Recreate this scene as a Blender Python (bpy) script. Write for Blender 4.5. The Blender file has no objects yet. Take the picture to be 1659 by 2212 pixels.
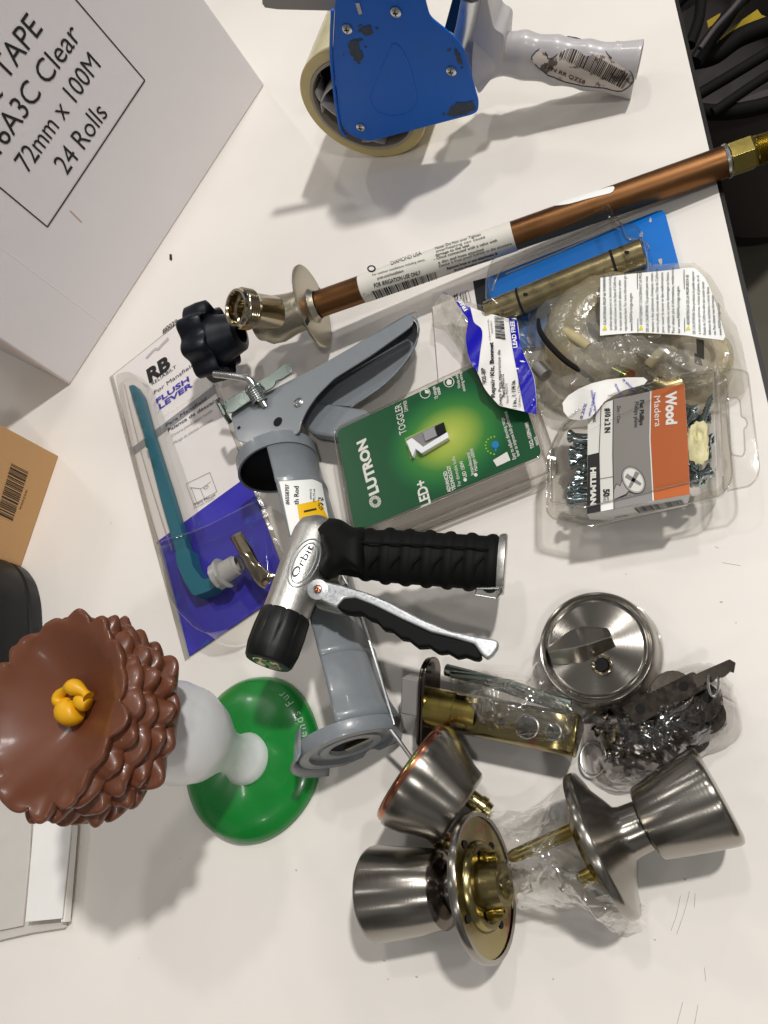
import bpy, bmesh, math, random
from math import sin, cos, pi, radians as rad
from mathutils import Vector as V, Matrix, noise
random.seed(7)
S = bpy.context.scene
COL = S.collection

# ------------------------------------------------------------------ camera, light, exposure
FPX, CX, CY, CAMH = 1661.7, 829.5, 1106.0, 0.48        # focal length / centre in photo units (1659 x 2212)
NADIR = (1762.0, 1870.0)                                # where the plumb line meets the picture
dn = V(((NADIR[0]-CX)/FPX, -(NADIR[1]-CY)/FPX, -1)).normalized()
zc = -dn
yc = (V((0, 1, 0)) - zc*zc.y).normalized()
xc = yc.cross(zc)
R = Matrix((xc, yc, zc))                                # camera space -> world
CAM = V((0, 0, CAMH))
cd = bpy.data.cameras.new('camera'); cam = bpy.data.objects.new('camera', cd); COL.objects.link(cam)
cam.matrix_world = Matrix.Translation(CAM) @ R.to_4x4()
cd.sensor_fit = 'HORIZONTAL'; cd.sensor_width = 36; cd.lens = FPX/1659*36
cd.clip_start = .01; cd.clip_end = 50
cd.dof.use_dof = False
S.camera = cam
S.render.resolution_x, S.render.resolution_y = 768, 1024
S.render.engine = 'CYCLES'
S.cycles.max_bounces = 10; S.cycles.transparent_max_bounces = 40; S.cycles.glossy_bounces = 5
S.cycles.transmission_bounces = 6; S.cycles.caustics_reflective = False; S.cycles.caustics_refractive = False
S.view_settings.view_transform = 'Standard'; S.view_settings.look = 'None'
S.view_settings.gamma = 1; S.view_settings.exposure = -0.08

def srgb(h):
    h = h.lstrip('#'); c = [int(h[i:i+2], 16)/255 for i in (0, 2, 4)]
    return tuple((x/12.92 if x <= .04045 else ((x+.055)/1.055)**2.4) for x in c) + (1,)

W = bpy.data.worlds.new('World'); S.world = W; W.use_nodes = True
nt = W.node_tree; nt.nodes.clear(); L = nt.links.new
o = nt.nodes.new('ShaderNodeOutputWorld'); bg = nt.nodes.new('ShaderNodeBackground'); L(bg.outputs[0], o.inputs[0])
tc = nt.nodes.new('ShaderNodeTexCoord'); nz = nt.nodes.new('ShaderNodeTexNoise'); nz.inputs['Scale'].default_value = 2.3
nz.inputs['Detail'].default_value = 3
rp = nt.nodes.new('ShaderNodeValToRGB'); rp.color_ramp.elements[0].position = .38; rp.color_ramp.elements[1].position = .66
rp.color_ramp.elements[0].color = (.03, .028, .026, 1); rp.color_ramp.elements[1].color = (.95, .92, .88, 1)
L(tc.outputs['Generated'], nz.inputs['Vector']); L(nz.outputs['Fac'], rp.inputs[0]); L(rp.outputs[0], bg.inputs[0])
bg.inputs[1].default_value = .32

def lamp(name, d, dist, size, power, col, target=V((-.25, .15, 0))):
    ld = bpy.data.lights.new(name, 'AREA'); ld.shape = 'DISK'; ld.size = size; ld.energy = power; ld.color = col
    ob = bpy.data.objects.new(name, ld); COL.objects.link(ob)
    d = V(d).normalized(); ob.location = target + d*dist
    ob.rotation_euler = d.to_track_quat('Z', 'Y').to_euler()
lamp('warehouse_lamp_main', (.50, .42, 1), 4.5, .24, 134, (1, .98, .955))
lamp('warehouse_lamp_second', (.55, -.38, 1), 4.6, .28, 28, (1, .98, .955))
lamp('warehouse_lamp_third', (.02, .50, 1), 4.8, .30, 24, (1, .98, .955))
lamp('warehouse_lamp_far', (-.9, .5, 1), 6.0, .5, 22, (1, .98, .955))
for i_, (d_, p_) in enumerate((((-.95, 1.25, 1), 7), ((.95, .75, 1), 7), ((-.15, -.75, 1), 6), ((1.3, .1, 1), 7), ((-.75, -.15, 1), 6), ((.35, 1.5, 1), 7))):
    lamp('added_glint_lamp', d_, 5.0, .13, p_, (1, .98, .955))  # small added lamps that put glints on the metal and plastic film

# ------------------------------------------------------------------ pixel <-> place
class Plane:
    def __init__(s, p, n):
        s.p = V(p); s.n = V(n).normalized()
        if (CAM - s.p).dot(s.n) < 0: s.n = -s.n
    def __call__(s, x, y, lift=0):
        r = R @ V(((x-CX)/FPX, -(y-CY)/FPX, -1))
        t = (s.p - CAM).dot(s.n)/r.dot(s.n)
        q = CAM + r*t
        return q + s.n*lift
    def lifted(s, d): return Plane(s.p + s.n*d, s.n)
def HZ(h): return Plane((0, 0, h), (0, 0, 1))
def P(x, y, h=0.): return HZ(h)(x, y)
def plane3(*q):
    a, b, c = [P(*k) for k in q]
    return Plane(a, (b-a).cross(c-a))
def px(p):
    c = R.transposed() @ (V(p) - CAM)
    return (CX - c.x/c.z*FPX, CY + c.y/c.z*FPX)
def rpx(p, n):                                          # size in metres of n photo units at point p
    return n*(-(R.transposed() @ (V(p)-CAM)).z)/FPX

# ------------------------------------------------------------------ materials
def mat(name, col, rough=.5, metal=0., var=0., vscale=60., bump=0., bscale=300., aniso=0., coat=0., spec=.5, dirt=None, dscale=25., dthr=.62, sss=0., streak=0., emit=None):
    m = bpy.data.materials.new(name); m.use_nodes = True; t = m.node_tree; n = t.nodes; l = t.links.new
    b = n['Principled BSDF']
    c = srgb(col) if isinstance(col, str) else tuple(col)+(1,)
    b.inputs['Base Color'].default_value = c; b.inputs['Roughness'].default_value = rough
    b.inputs['Metallic'].default_value = metal; b.inputs['Specular IOR Level'].default_value = spec
    b.inputs['Coat Weight'].default_value = coat; b.inputs['Coat Roughness'].default_value = .12
    if sss:
        b.inputs['Subsurface Weight'].default_value = sss; b.inputs['Subsurface Scale'].default_value = .006
    tc = n.new('ShaderNodeTexCoord'); src = None
    if var or dirt:
        src = n.new('ShaderNodeRGB'); src.outputs[0].default_value = c; src = src.outputs[0]
    if var:
        q = n.new('ShaderNodeTexNoise'); q.inputs['Scale'].default_value = vscale; q.inputs['Detail'].default_value = 6
        l(tc.outputs['Object'], q.inputs['Vector'])
        mr = n.new('ShaderNodeMapRange'); mr.inputs[1].default_value = .25; mr.inputs[2].default_value = .75
        mr.inputs[3].default_value = 1-var; mr.inputs[4].default_value = 1+var; l(q.outputs['Fac'], mr.inputs[0])
        mx = n.new('ShaderNodeVectorMath'); mx.operation = 'SCALE'; l(src, mx.inputs[0]); l(mr.outputs[0], mx.inputs['Scale']); src = mx.outputs[0]
        rr = n.new('ShaderNodeMapRange'); rr.inputs[1].default_value = .3; rr.inputs[2].default_value = .7
        rr.inputs[3].default_value = rough*.85; rr.inputs[4].default_value = min(1, rough*1.2); l(q.outputs['Fac'], rr.inputs[0]); l(rr.outputs[0], b.inputs['Roughness'])
    if dirt:
        q = n.new('ShaderNodeTexNoise'); q.inputs['Scale'].default_value = dscale; q.inputs['Detail'].default_value = 9; q.inputs['Roughness'].default_value = .68
        l(tc.outputs['Object'], q.inputs['Vector'])
        r_ = n.new('ShaderNodeValToRGB'); r_.color_ramp.elements[0].position = dthr; r_.color_ramp.elements[1].position = dthr+.03
        l(q.outputs['Fac'], r_.inputs[0])
        mx = n.new('ShaderNodeMix'); mx.data_type = 'RGBA'; l(r_.outputs[0], mx.inputs[0]); l(src, mx.inputs[6]); mx.inputs[7].default_value = srgb(dirt); src = mx.outputs[2]
    if src is not None: l(src, b.inputs['Base Color'])
    if aniso:
        b.inputs['Anisotropic'].default_value = aniso; b.inputs['Anisotropic Rotation'].default_value = .25
        tg = n.new('ShaderNodeTangent'); tg.direction_type = 'UV_MAP'; tg.uv_map = 'UVMap'; l(tg.outputs[0], b.inputs['Tangent'])
    hb = None
    if streak:
        mp = n.new('ShaderNodeMapping'); mp.inputs['Scale'].default_value = (6, 900, 1); l(tc.outputs['UV'], mp.inputs['Vector'])
        q = n.new('ShaderNodeTexNoise'); q.inputs['Scale'].default_value = 1; q.inputs['Detail'].default_value = 2; l(mp.outputs[0], q.inputs['Vector'])
        bp = n.new('ShaderNodeBump'); bp.inputs['Strength'].default_value = streak; bp.inputs['Distance'].default_value = .0002
        l(q.outputs['Fac'], bp.inputs['Height']); hb = bp; l(bp.outputs[0], b.inputs['Normal'])
    if bump:
        q = n.new('ShaderNodeTexNoise'); q.inputs['Scale'].default_value = bscale; q.inputs['Detail'].default_value = 4
        l(tc.outputs['Object'], q.inputs['Vector'])
        bp = n.new('ShaderNodeBump'); bp.inputs['Strength'].default_value = bump; bp.inputs['Distance'].default_value = .0006
        l(q.outputs['Fac'], bp.inputs['Height'])
        if hb: l(hb.outputs[0], bp.inputs['Normal'])
        l(bp.outputs[0], b.inputs['Normal'])
    return m

def film(name, tint=(.90, .89, .87), gloss=.10, base=.05, edge=.55, bump=.3, bscale=90., haze=0., hazecol=(.8, .78, .72), ridge=False):
    m = bpy.data.materials.new(name); m.use_nodes = True; t = m.node_tree; n = t.nodes; l = t.links.new
    n.remove(n['Principled BSDF']); out = n['Material Output']
    tr = n.new('ShaderNodeBsdfTransparent'); tr.inputs[0].default_value = tuple(tint)+(1,)
    gl = n.new('ShaderNodeBsdfGlossy'); gl.inputs['Roughness'].default_value = gloss; gl.inputs[0].default_value = (1, 1, 1, 1)
    lw = n.new('ShaderNodeLayerWeight'); lw.inputs[0].default_value = .5
    mr = n.new('ShaderNodeMapRange'); mr.inputs[3].default_value = base; mr.inputs[4].default_value = edge; pw = n.new('ShaderNodeMath'); pw.operation = 'POWER'; pw.inputs[1].default_value = 2.6; l(lw.outputs['Facing'], pw.inputs[0]); l(pw.outputs[0], mr.inputs[0])
    tc = n.new('ShaderNodeTexCoord'); q = n.new('ShaderNodeTexNoise'); q.inputs['Scale'].default_value = bscale; q.inputs['Detail'].default_value = 5
    l(tc.outputs['Object'], q.inputs['Vector'])
    bp = n.new('ShaderNodeBump'); bp.inputs['Strength'].default_value = bump; bp.inputs['Distance'].default_value = .004
    if ridge:
        q.inputs['Detail'].default_value = 2.5; q.inputs['Distortion'].default_value = 1.2
        a1 = n.new('ShaderNodeMath'); a1.operation = 'SUBTRACT'; a1.inputs[1].default_value = .5; l(q.outputs['Fac'], a1.inputs[0])
        a2 = n.new('ShaderNodeMath'); a2.operation = 'ABSOLUTE'; l(a1.outputs[0], a2.inputs[0])
        a3 = n.new('ShaderNodeMath'); a3.operation = 'POWER'; a3.inputs[1].default_value = .6; l(a2.outputs[0], a3.inputs[0]); l(a3.outputs[0], bp.inputs['Height'])
    else: l(q.outputs['Fac'], bp.inputs['Height'])
    l(bp.outputs[0], gl.inputs['Normal']); l(bp.outputs[0], lw.inputs['Normal'])
    a = tr.outputs[0]
    if haze:
        df = n.new('ShaderNodeBsdfDiffuse'); df.inputs[0].default_value = tuple(hazecol)+(1,)
        mh = n.new('ShaderNodeMixShader'); mh.inputs[0].default_value = haze; l(a, mh.inputs[1]); l(df.outputs[0], mh.inputs[2]); a = mh.outputs[0]
    mx = n.new('ShaderNodeMixShader'); l(mr.outputs[0], mx.inputs[0]); l(a, mx.inputs[1]); l(gl.outputs[0], mx.inputs[2])
    l(mx.outputs[0], out.inputs[0])
    return m

M = dict(
 table=mat('white_laminate', '#ebe5dd', .36, var=.045, vscale=4.5, bump=.05, bscale=900, dirt='#8d8377', dscale=190, dthr=.80),
 edge=mat('black_edge', '#15110f', .4, dirt='#6a6055', dscale=160, dthr=.72),
 floor=mat('dark_concrete', '#5d584c', .75, var=.15, vscale=7),
 boxw=mat('white_corrugated', '#d8d3d4', .75, var=.015, vscale=25, bump=.12, bscale=500, dirt='#b9afaa', dscale=18, dthr=.70),
 ink=mat('black_ink', '#141214', .6), kraft=mat('kraft_board', '#b58d5f', .8, var=.03, vscale=350, bump=.1, bscale=600), kink=mat('brown_black_ink', '#2b211a', .7),
 black=mat('black_plastic', '#0e0f10', .45, spec=.35, var=.1, bump=.1, bscale=900), blackg=mat('black_gloss_plastic', '#0c0c10', .32),
 navy=mat('dark_blue_black_plastic', '#090e1a', .42, spec=.35, bump=.06, bscale=500),
 rubber=mat('black_rubber', '#080808', .65, spec=.18, bump=.25, bscale=1300),
 blue=mat('blue_painted_steel', '#0a62c8', .42, spec=.3, var=.04, vscale=40, bump=.05, bscale=200, dirt='#2e3a45', dscale=27, dthr=.665),
 grime=mat('dried_glue_grime', '#37424e', .7, var=.45, vscale=200, bump=.6, bscale=400),
 grayh=mat('light_grey_plastic', '#bcb8b8', .36, var=.02, coat=.2), tape=mat('yellowish_tape_roll', '#c6b67c', .22, var=.05, vscale=80, sss=.3), tapein=mat('clear_tape_side', '#cfc6a0', .22, var=.05),
 corec=mat('cardboard_core', '#a09688', .8, var=.1), steel=mat('zinc_steel', '#c9cccb', .28, 1, var=.05, bump=.08, bscale=150),
 zinc=mat('pale_zinc', '#8a958e', .3, 1, var=.06), paper=mat('paper_label', '#ece9e4', .6, var=.02, vscale=40), oldlabel=mat('worn_paper_label', '#dcd8cd', .5, var=.05, vscale=60, dirt='#9a9486', dscale=70, dthr=.64, bump=.3, bscale=120), silver=mat('cast_silver', '#cfcdc7', .40, 1, var=.12, vscale=700, bump=.25, bscale=900),
 silverlight=mat('painted_silver', '#d6d9db', .32, .85, var=.04, vscale=600),
 copper=mat('copper', '#7e5838', .40, 1, var=.18, vscale=35, bump=.08, bscale=90), brass=mat('brass', '#a0904f', .28, 1, var=.1, vscale=60, bump=.06), brassf=mat('dull_brass', '#b5a67c', .3, 1, var=.12, vscale=120, bump=.1),
 nickel=mat('rough_nickel', '#b8b09c', .34, 1, var=.10, vscale=500, bump=.35, bscale=700), nickels=mat('bright_nickel', '#b8ad95', .16, 1),
 brushed=mat('brushed_nickel', '#9f9a92', .26, 1, aniso=.8, streak=.5), brushedd=mat('satin_nickel', '#96918a', .30, 1, aniso=.4),
 irid=mat('iridescent_zinc_brass', '#94875c', .22, 1, var=.25, vscale=40, dirt='#9c5f58', dscale=30, dthr=.58), copperrim=mat('copper_pink_rim', '#b77a5e', .22, 1, var=.2, vscale=60, dirt='#9aa263', dscale=45, dthr=.58),
 dchrome=mat('dark_chrome', '#6e665f', .15, 1), dkey=mat('dark_plated_key', '#5d564f', .26, 1, var=.2, vscale=200),
 caulk=mat('grey_enamel', '#7d8286', .36, var=.03, vscale=200, bump=.08, bscale=600, coat=.25), caulkin=mat('grey_enamel_inside', '#8c9399', .5),
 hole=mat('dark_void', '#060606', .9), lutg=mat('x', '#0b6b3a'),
 white=mat('white_print', '#f2f2ee', .45), violet=mat('violet_print', '#3c34a8', .35), violetc=mat('violet_card', '#362fa6', .4, var=.1, vscale=30, dirt='#2b4fae', dscale=18, dthr=.6),
 greyp=mat('grey_print', '#8f8d8f', .5), lgrey=mat('light_grey_print', '#b9b5b4', .5), card=mat('white_card', '#e6dfdb', .4, var=.01), teal=mat('teal_plastic', '#066478', .4, bump=.05), tealin=mat('teal_dark_hole', '#045a63', .5),
 greyn=mat('grey_nut_plastic', '#b4b3b0', .5), beige=mat('beige_print', '#bcb0a6', .45, dirt='#5d5048', dscale=90, dthr=.55, bump=.4, bscale=150),
 bcard=mat('bright_blue_card', '#1272cc', .32, var=.05, vscale=30), bagblue=mat('royal_blue_print', '#1b14a6', .25), yellow=mat('yellow_print', '#f0bd12', .4), yel2=mat('warning_yellow', '#d9d02a', .5),
 orange=mat('orange_print', '#bf5c0a', .38), gprint=mat('warm_grey_print', '#8f8b88', .4), cream=mat('cream_glare', '#efe8b8', .6, bump=.8, bscale=160, var=.05),
 screw=mat('zinc_screw', '#aab9bd', .22, 1, var=.1), brown=mat('brown_glossy_vinyl', '#683a24', .38, var=.09, vscale=14, coat=.15, bump=.06, bscale=200), yscrap=mat('yellow_plastic', '#e3a912', .4),
 green=mat('glossy_green_plastic', '#067a2a', .27, var=.08, vscale=18, coat=.3, bump=.08, bscale=60), gtext=mat('engraved_pale_green', '#9cc7a4', .5), whitep=mat('white_plastic', '#e6e6e6', .33, sss=.15, coat=.15),
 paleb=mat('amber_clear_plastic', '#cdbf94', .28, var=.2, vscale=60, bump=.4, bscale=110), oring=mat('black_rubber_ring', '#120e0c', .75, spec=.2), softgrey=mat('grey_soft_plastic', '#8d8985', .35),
 lgreen=mat('lime_print', '#9acb3a', .5), lblue=mat('cyan_bulb_print', '#1583cf', .5), olive=mat('yellow_fabric', '#a28a1c', .8, var=.2, vscale=30), dgrey=mat('dark_seat_grey', '#4a4344', .7, var=.08, vscale=20),
 pinkdot=mat('pale_pink_scar', '#c79a86', .5), greypaper=mat('grey_white_sheet', '#cbc5bd', .55, var=.02), notch=mat('crease_grey', '#bdb4ae', .7),
 clear=film('clear_blister', bump=.06, bscale=25, base=.03, edge=.5, gloss=.06), clearb=film('clear_edge', tint=(.90, .89, .87), bump=.1, base=.12, edge=.7, haze=.10, hazecol=(.85, .84, .80)),
 wrap=film('crinkled_wrap', tint=(.94, .93, .91), gloss=.08, base=.13, edge=.8, bump=.55, bscale=30, haze=.04, ridge=True), amber=film('amber_clear_part', tint=(.84, .79, .66), gloss=.16, base=.07, edge=.5, bump=.5, bscale=70, haze=.30, hazecol=(.62, .54, .36)),
 wrapd=film('dark_crinkled_wrap', tint=(.80, .78, .77), gloss=.08, base=.13, edge=.75, bump=.5, bscale=34, ridge=True),
 bagf=film('poly_bag', tint=(.92, .91, .88), gloss=.18, base=.06, edge=.5, bump=.45, bscale=26, haze=.22, hazecol=(.66, .63, .55), ridge=True),
)
_b = M['paleb'].node_tree.nodes['Principled BSDF']; _b.inputs['Transmission Weight'].default_value = .30; _b.inputs['IOR'].default_value = 1.25
# printed green of the dimmer card: a radial halo printed round the switch window
def lutron_mat():
    m = M['lutg']; m.name = 'green_halo_print'; t = m.node_tree; n = t.nodes; l = t.links.new; b = n['Principled BSDF']
    uv = n.new('ShaderNodeUVMap'); uv.uv_map = 'UVMap'
    ln = n.new('ShaderNodeVectorMath'); ln.operation = 'LENGTH'; l(uv.outputs[0], ln.inputs[0])
    rp = n.new('ShaderNodeValToRGB'); e = rp.color_ramp.elements
    e[0].position = .0; e[0].color = srgb('#d2da6a'); e[1].position = 1; e[1].color = srgb('#04552f')
    x = e.new(.33); x.color = srgb('#a4c04e'); x = e.new(.6); x.color = srgb('#3a8a3c'); x = e.new(.85); x.color = srgb('#0d6b38')
    l(ln.outputs[1], rp.inputs[0]); l(rp.outputs[0], b.inputs['Base Color']); b.inputs['Roughness'].default_value = .33
lutron_mat()

# ------------------------------------------------------------------ mesh building
def frame(axis, hint=None):
    a = V(axis).normalized()
    h = V(hint) if hint is not None else (V((0, 0, 1)) if abs(a.z) < .9 else V((1, 0, 0)))
    u = (h - a*h.dot(a)).normalized()
    return a, u, a.cross(u)

GLYPH = {}
def glyphs(s, bold):
    if 'M' in s and s != 'HILLMAN': bold = 0
    k = (s, bold)
    if k in GLYPH: return GLYPH[k]
    cu = bpy.data.curves.new('t', 'FONT'); cu.body = s; cu.size = 1; cu.offset = bold; cu.resolution_u = 3
    ob = bpy.data.objects.new('t', cu); COL.objects.link(ob)
    dg = bpy.context.evaluated_depsgraph_get(); me = bpy.data.meshes.new_from_object(ob.evaluated_get(dg))
    vs = [tuple(v.co) for v in me.vertices]; fs = [tuple(p.vertices) for p in me.polygons]
    bpy.data.objects.remove(ob); bpy.data.curves.remove(cu); bpy.data.meshes.remove(me)
    x0 = min(v[0] for v in vs); x1 = max(v[0] for v in vs)
    GLYPH[k] = (vs, fs, x0, x1); return GLYPH[k]
CAP = .70

class MB:
    def __init__(s): s.v = []; s.f = []; s.m = []; s.uv = []
    def add(s, vs, fs, m=0, uvs=None):
        b = len(s.v); s.v += [V(p) for p in vs]
        for f in fs:
            s.f.append([b+i for i in f]); s.m.append(m)
            s.uv.append([uvs[i] for i in f] if uvs else [(0, 0)]*len(f))
    def poly(s, pts, m=0, up=None, uvs=None):
        pts = [V(p) for p in pts]
        if up is not None:
            n = V((0, 0, 0))
            for i in range(len(pts)): n += (pts[i]-pts[0]).cross(pts[(i+1) % len(pts)]-pts[0])
            if n.dot(up) < 0: pts = pts[::-1]; uvs = uvs[::-1] if uvs else None
        s.add(pts, [list(range(len(pts)))], m, uvs)
    def prism(s, pts, off, m=0, mside=None):
        """pts: outline of the top, off: vector to the bottom"""
        pts = [V(p) for p in pts]; off = V(off); n = V((0, 0, 0))
        for i in range(len(pts)): n += (pts[i]-pts[0]).cross(pts[(i+1) % len(pts)]-pts[0])
        if n.dot(off) > 0: pts = pts[::-1]
        k = len(pts); ms = m if mside is None else mside
        s.add(pts, [list(range(k))], m)
        s.add([p+off for p in pts], [list(range(k))[::-1]], ms)
        b = len(s.v)-2*k
        for i in range(k):
            j = (i+1) % k
            s.f.append([b+i, b+k+i, b+k+j, b+j]); s.m.append(ms); s.uv.append([(0, 0)]*4)
    def box(s, c, ax, ay, az, m=0):
        c, ax, ay, az = V(c), V(ax), V(ay), V(az)
        s.prism([c-ax-ay+az, c+ax-ay+az, c+ax+ay+az, c-ax+ay+az], -2*az, m)
    def grid(s, fn, nu, nv, m=0, closeu=False):
        b = len(s.v); ku = nu if closeu else nu+1
        for j in range(nv+1):
            for i in range(ku): s.v.append(V(fn(i/nu, j/nv)))
        for j in range(nv):
            for i in range(nu):
                i2 = (i+1) % ku if closeu else i+1
                s.f.append([b+j*ku+i, b+j*ku+i2, b+(j+1)*ku+i2, b+(j+1)*ku+i]); s.m.append(m)
                s.uv.append([(i/nu, j/nv), ((i+1)/nu, j/nv), ((i+1)/nu, (j+1)/nv), (i/nu, (j+1)/nv)])
    def lathe(s, o, axis, prof, m=0, seg=48, hint=None, a0=0, a1=2*pi, mod=None, mats=None):
        """prof: (distance along axis, radius)"""
        a, u, w = frame(axis, hint); o = V(o); full = abs(a1-a0-2*pi) < 1e-6
        ks = seg if full else seg+1; b = len(s.v); le = 0; lens = [0]
        for i in range(1, len(prof)): le += math.hypot(prof[i][0]-prof[i-1][0], prof[i][1]-prof[i-1][1]); lens.append(le)
        for k, (t, r) in enumerate(prof):
            for i in range(ks):
                ph = a0+(a1-a0)*i/seg; rr = r*(mod(ph, k) if mod else 1)
                s.v.append(o+a*t+(u*cos(ph)+w*sin(ph))*rr)
        for k in range(len(prof)-1):
            for i in range(seg):
                j = (i+1) % ks if full else i+1
                s.f.append([b+k*ks+i, b+k*ks+j, b+(k+1)*ks+j, b+(k+1)*ks+i]); s.m.append(mats[k] if mats else m)
                s.uv.append([(i/seg, lens[k]), ((i+1)/seg, lens[k]), ((i+1)/seg, lens[k+1]), (i/seg, lens[k+1])])
    def tube(s, pts, r, m=0, seg=12, cap=True):
        pts = [V(p) for p in pts]; n = len(pts); rr = r if isinstance(r, (list, tuple)) else [r]*n
        b = len(s.v); u = None
        for i, p in enumerate(pts):
            d = (pts[min(i+1, n-1)]-pts[max(i-1, 0)]).normalized()
            if u is None: _, u, w = frame(d)
            u = (u-d*u.dot(d)).normalized(); w = d.cross(u)
            for k in range(seg): s.v.append(p+(u*cos(2*pi*k/seg)+w*sin(2*pi*k/seg))*rr[i])
        for i in range(n-1):
            for k in range(seg):
                k2 = (k+1) % seg
                s.f.append([b+i*seg+k, b+i*seg+k2, b+(i+1)*seg+k2, b+(i+1)*seg+k]); s.m.append(m); s.uv.append([(0, 0)]*4)
        if cap:
            s.f.append([b+k for k in range(seg)][::-1]); s.m.append(m); s.uv.append([(0, 0)]*seg)
            s.f.append([b+(n-1)*seg+k for k in range(seg)]); s.m.append(m); s.uv.append([(0, 0)]*seg)
    def disc(s, c, n, r, m=0, seg=24, ry=None, hint=None):
        a, u, w = frame(n, hint); ry = ry or r
        s.poly([V(c)+u*r*cos(2*pi*i/seg)+w*ry*sin(2*pi*i/seg) for i in range(seg)], m, up=a)
    def text(s, t, o, ex, ey, cap, width=None, m=0, bold=0, align='left', warp=None):
        vs, fs, x0, x1 = glyphs(t, bold); sy = cap/CAP; sx = width/(x1-x0) if width else sy
        off = {'left': -x0, 'right': -x1, 'center': -(x0+x1)/2}[align]
        f = (lambda x, y: V(o)+V(ex)*x+V(ey)*y) if warp is None else warp
        s.add([f((x+off)*sx, y*sy) for x, y, _ in vs], fs, m)
    def txt(s, t, pl, a, b, hp, m=0, bold=0, lift=.0004):
        """writing on a plane: baseline from photo point a to b, capitals hp photo units high"""
        A, B = pl(*a, lift), pl(*b, lift); ex = (B-A).normalized(); ey = pl.n.cross(ex)
        d = math.hypot(b[0]-a[0], b[1]-a[1]); up = ((b[1]-a[1])/d*1., -(b[0]-a[0])/d)
        C = pl(a[0]+up[0]*hp, a[1]+up[1]*hp, lift); cap = abs((C-A).dot(ey))
        s.text(t, A, ex, ey, cap, (B-A).length, m, bold)
    def ppoly(s, pl, pts, m=0, lift=.0002, round_=0):
        if round_: pts = rounded(pts, round_)
        s.poly([pl(*p, lift) for p in pts], m, up=pl.n)
    def pslab(s, pl, pts, th, m=0, mside=None, round_=0, lift=0):
        if round_: pts = rounded(pts, round_)
        s.prism([pl(*p, lift) for p in pts], -pl.n*th, m, mside)
    def barcode(s, pl, q, n, m=0, lift=.0004, seed=1):
        """q: 4 photo points a,b,c,d ; bars run a->d, stacked along a->b"""
        rn = random.Random(seed); x = 0; a, b, c, d = [V((*k, 0)) for k in q]; xs = []
        while x < 1:
            w = rn.choice((.35, .35, .7, 1.1))/n; xs.append((x, min(1, x+w))); x += w+rn.choice((.4, .4, .8))/n
        for x0, x1 in xs:
            pp = [a.lerp(b, x0), a.lerp(b, x1), d.lerp(c, x1), d.lerp(c, x0)]
            s.ppoly(pl, [(p.x, p.y) for p in pp], m, lift)

def rounded(pts, r, k=5):
    out = []; n = len(pts)
    for i in range(n):
        p0, p, p1 = V((*pts[i-1], 0)), V((*pts[i], 0)), V((*pts[(i+1) % n], 0))
        d0, d1 = (p0-p), (p1-p); rr = min(r, d0.length*.45, d1.length*.45)
        a, b = p+d0.normalized()*rr, p+d1.normalized()*rr
        for j in range(k+1):
            t = j/k; q = a*(1-t)**2+p*2*t*(1-t)+b*t*t; out.append((q.x, q.y))
    return out
def smoothline(pts, k=6):
    """Catmull-Rom through points (tuples of any length)"""
    out = []; n = len(pts); g = lambda i: V(pts[max(0, min(n-1, i))])
    for i in range(n-1):
        p0, p1, p2, p3 = g(i-1), g(i), g(i+1), g(i+2)
        for j in range(k):
            t = j/k; out.append(tuple(.5*((2*p1)+(p2-p0)*t+(2*p0-5*p1+4*p2-p3)*t*t+(3*p1-p0-3*p2+p3)*t**3)))
    out.append(tuple(pts[-1])); return out
def smoothloop(pts, k=5):
    out = []; n = len(pts); g = lambda i: V((*pts[i % n],)) if len(pts[0]) == 3 else V((*pts[i % n], 0))
    for i in range(n):
        p0, p1, p2, p3 = g(i-1), g(i), g(i+1), g(i+2)
        for j in range(k):
            t = j/k; q = .5*((2*p1)+(p2-p0)*t+(2*p0-5*p1+4*p2-p3)*t*t+(3*p1-p0-3*p2+p3)*t**3); out.append(tuple(q)[:len(pts[0])])
    return out

ORG = {}
def org(o): return ORG.get(o.name, V((0, 0, 0)))
def thing(name, label, cat, loc, group=None):
    o = bpy.data.objects.new(name, None); COL.objects.link(o); o.location = V(loc); o.empty_display_size = .01
    ORG[o.name] = V(loc); o['label'] = label; o['category'] = cat
    if group: o['group'] = group
    return o
def build(mb, name, mats, parent=None, label=None, cat=None, group=None, kind=None, angle=32, bevel=0, solid=0, sub=0, bseg=2):
    if parent is not None: og = org(parent)
    else:
        xs = [p.x for p in mb.v]; ys = [p.y for p in mb.v]; zs = [p.z for p in mb.v]
        og = V(((min(xs)+max(xs))/2, (min(ys)+max(ys))/2, min(zs)))
    me = bpy.data.meshes.new(name); me.from_pydata([tuple(p-og) for p in mb.v], [], mb.f)
    if not isinstance(mats, (list, tuple)): mats = [mats]
    for m in mats: me.materials.append(M[m])
    for p, i in zip(me.polygons, mb.m): p.material_index = i; p.use_smooth = True
    uvl = me.uv_layers.new(name='UVMap'); k = 0
    for u in mb.uv:
        for c in u: uvl.data[k].uv = c; k += 1
    me.update()
    if angle < 180: me.set_sharp_from_angle(angle=rad(angle))
    o = bpy.data.objects.new(name, me); COL.objects.link(o)
    if parent is None: o.location = og
    else: o.parent = parent
    ORG[o.name] = og
    if solid:
        md = o.modifiers.new('solid', 'SOLIDIFY'); md.thickness = solid; md.offset = 0
    if bevel:
        md = o.modifiers.new('bevel', 'BEVEL'); md.width = bevel; md.segments = bseg; md.limit_method = 'ANGLE'; md.angle_limit = rad(40)
    if sub:
        md = o.modifiers.new('sub', 'SUBSURF'); md.levels = sub; md.render_levels = sub
    if label: o['label'] = label
    if cat: o['category'] = cat
    if group: o['group'] = group
    if kind: o['kind'] = kind
    return o
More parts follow.
